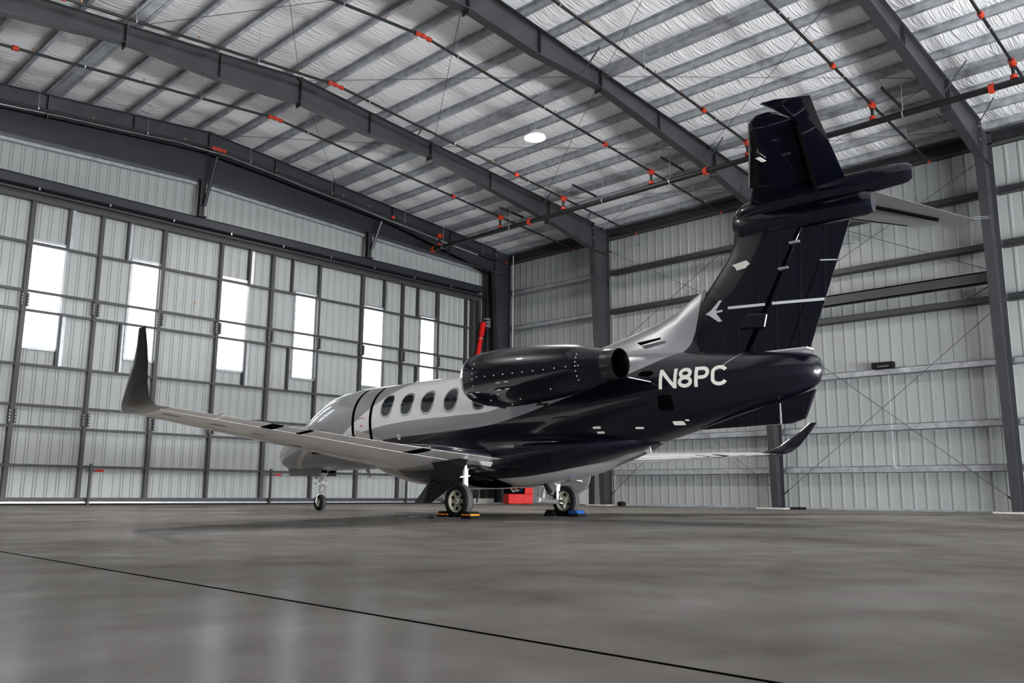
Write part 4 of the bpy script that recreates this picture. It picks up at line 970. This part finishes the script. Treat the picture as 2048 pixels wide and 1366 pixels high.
# nose gear
NG = obj('nose_gear_leg', MB().tube([(PX,18.02,1.0),(PX,18.02,.62)], .05, 14).tube([(PX,18.02,.62),(PX,18.04,.36)], .033, 12), M['white_gear'], JET, 50)
obj('steering_collar', MB().tube([(PX,18.02,.70),(PX,18.02,.64)], .085, 14).box(PX-.16,PX+.16,17.97,18.07,.62,.67), M['white_gear'], NG, 40)
obj('torque_link', MB().bar((PX,17.95,.62),(PX,17.80,.52),.05,.02).bar((PX,17.80,.52),(PX,17.97,.40),.05,.02), M['white_gear'], NG)
obj('wheel_fork', MB().tube([(PX,18.04,.40),(PX-.10,18.04,.36),(PX-.115,18.04,.19)], .022, 8).tube([(PX,18.04,.40),(PX+.10,18.04,.36),(PX+.115,18.04,.19)], .022, 8), M['white_gear'], NG, 50)
obj('drag_brace', MB().tube([(PX,18.0,.72),(PX,17.7,1.0)], .028, 8).tube([(PX-.1,18.0,.9),(PX+.1,18.0,.9)], .05, 8), M['white_gear'], NG, 50)
obj('taxi_light', MB().lathe((PX-.08,18.10,.80),[(0,.05),(.05,.045),(.07,.01)],'y',14), M['chrome'], NG, 40)
wheel('nose_wheel', (PX, 18.04, .192), .192, .15, -1, JET, .085)
for sg in (-1, 1):
    m = MB().hexa([(PX+sg*.22,17.72,.82),(PX+sg*.235,17.72,.82),(PX+sg*.235,19.1,.83),(PX+sg*.22,19.1,.83),(PX+sg*.2,17.72,1.0),(PX+sg*.215,17.72,1.0),(PX+sg*.215,19.2,1.01),(PX+sg*.2,19.2,1.01)])
    obj('nose_gear_door', m, M['greypaint'], JET, bevel=.01)
obj('nose_wheel_well', MB().box(PX-.18,PX+.18,17.75,19.0,.90,.945), M['black'], JET)

# ------------------------------------------------------------------ wheel chocks
def chock(x, y, d, lab, stripe, w=.13, L_=.32):
    """wedge beside a wheel; d = +1 leans toward +y"""
    T = thing('wheel_chock', lab, 'wheel chock', (x, y, 0), 'wheel chocks')
    m = MB().loft([[(x-w, y-L_/2*1.0, 0),(x-w, y+L_/2, 0),(x-w, y+L_/2*.45, .125),(x-w, y-L_/2*.45, .125)],[(x+w, y-L_/2, 0),(x+w, y+L_/2, 0),(x+w, y+L_/2*.45, .125),(x+w, y-L_/2*.45, .125)]])
    obj('body', m, M['rubber'], T, bevel=.006)
    if stripe:
        s0, s1 = (.060, .082) if stripe == 'orange' else (.06, .12)
        y0 = y-L_/2
        f = lambda z: L_/2*.55*z/.125
        m = MB().add([(x-w*.85,y0+f(s0)-.004,s0),(x+w*.85,y0+f(s0)-.004,s0),(x+w*.85,y0+f(s1)-.004,s1),(x-w*.85,y0+f(s1)-.004,s1)],[(0,1,2,3)])
        m.add([(x-w-.003,y-L_*.36,s0),(x-w-.003,y+L_*.3,s0),(x-w-.003,y+L_*.27,s1),(x-w-.003,y-L_*.30,s1)],[(0,1,2,3)])
        obj('reflector', m, M[stripe], T)
lx, rx = PX-1.465, PX+1.465
chock(lx, 11.46-.30, 1, 'black wheel chock with orange strip behind the left main wheel', 'orange')
chock(lx, 11.46+.32, -1, 'black wheel chock with orange strip ahead of the left main wheel', 'orange')
chock(rx-.03, 11.46+.32, -1, 'plain black wheel chock ahead of the right main wheel', None)
chock(rx-.03, 11.46-.30, 1, 'black wheel chock with bright blue panel behind the right main wheel', 'blue')
pts = [(lx-.25,11.15,.02),(lx-.35,11.4,.015),(lx-.45,11.6,.02),(lx-.40,11.85,.015),(lx-.5,12.0,.02),(lx-.65,12.05,.02)]
tag(obj('chock_rope', MB().tube(pts, .014, 8), M['rope']), 'dark rope lying on the floor beside the left wheel chocks', 'rope')
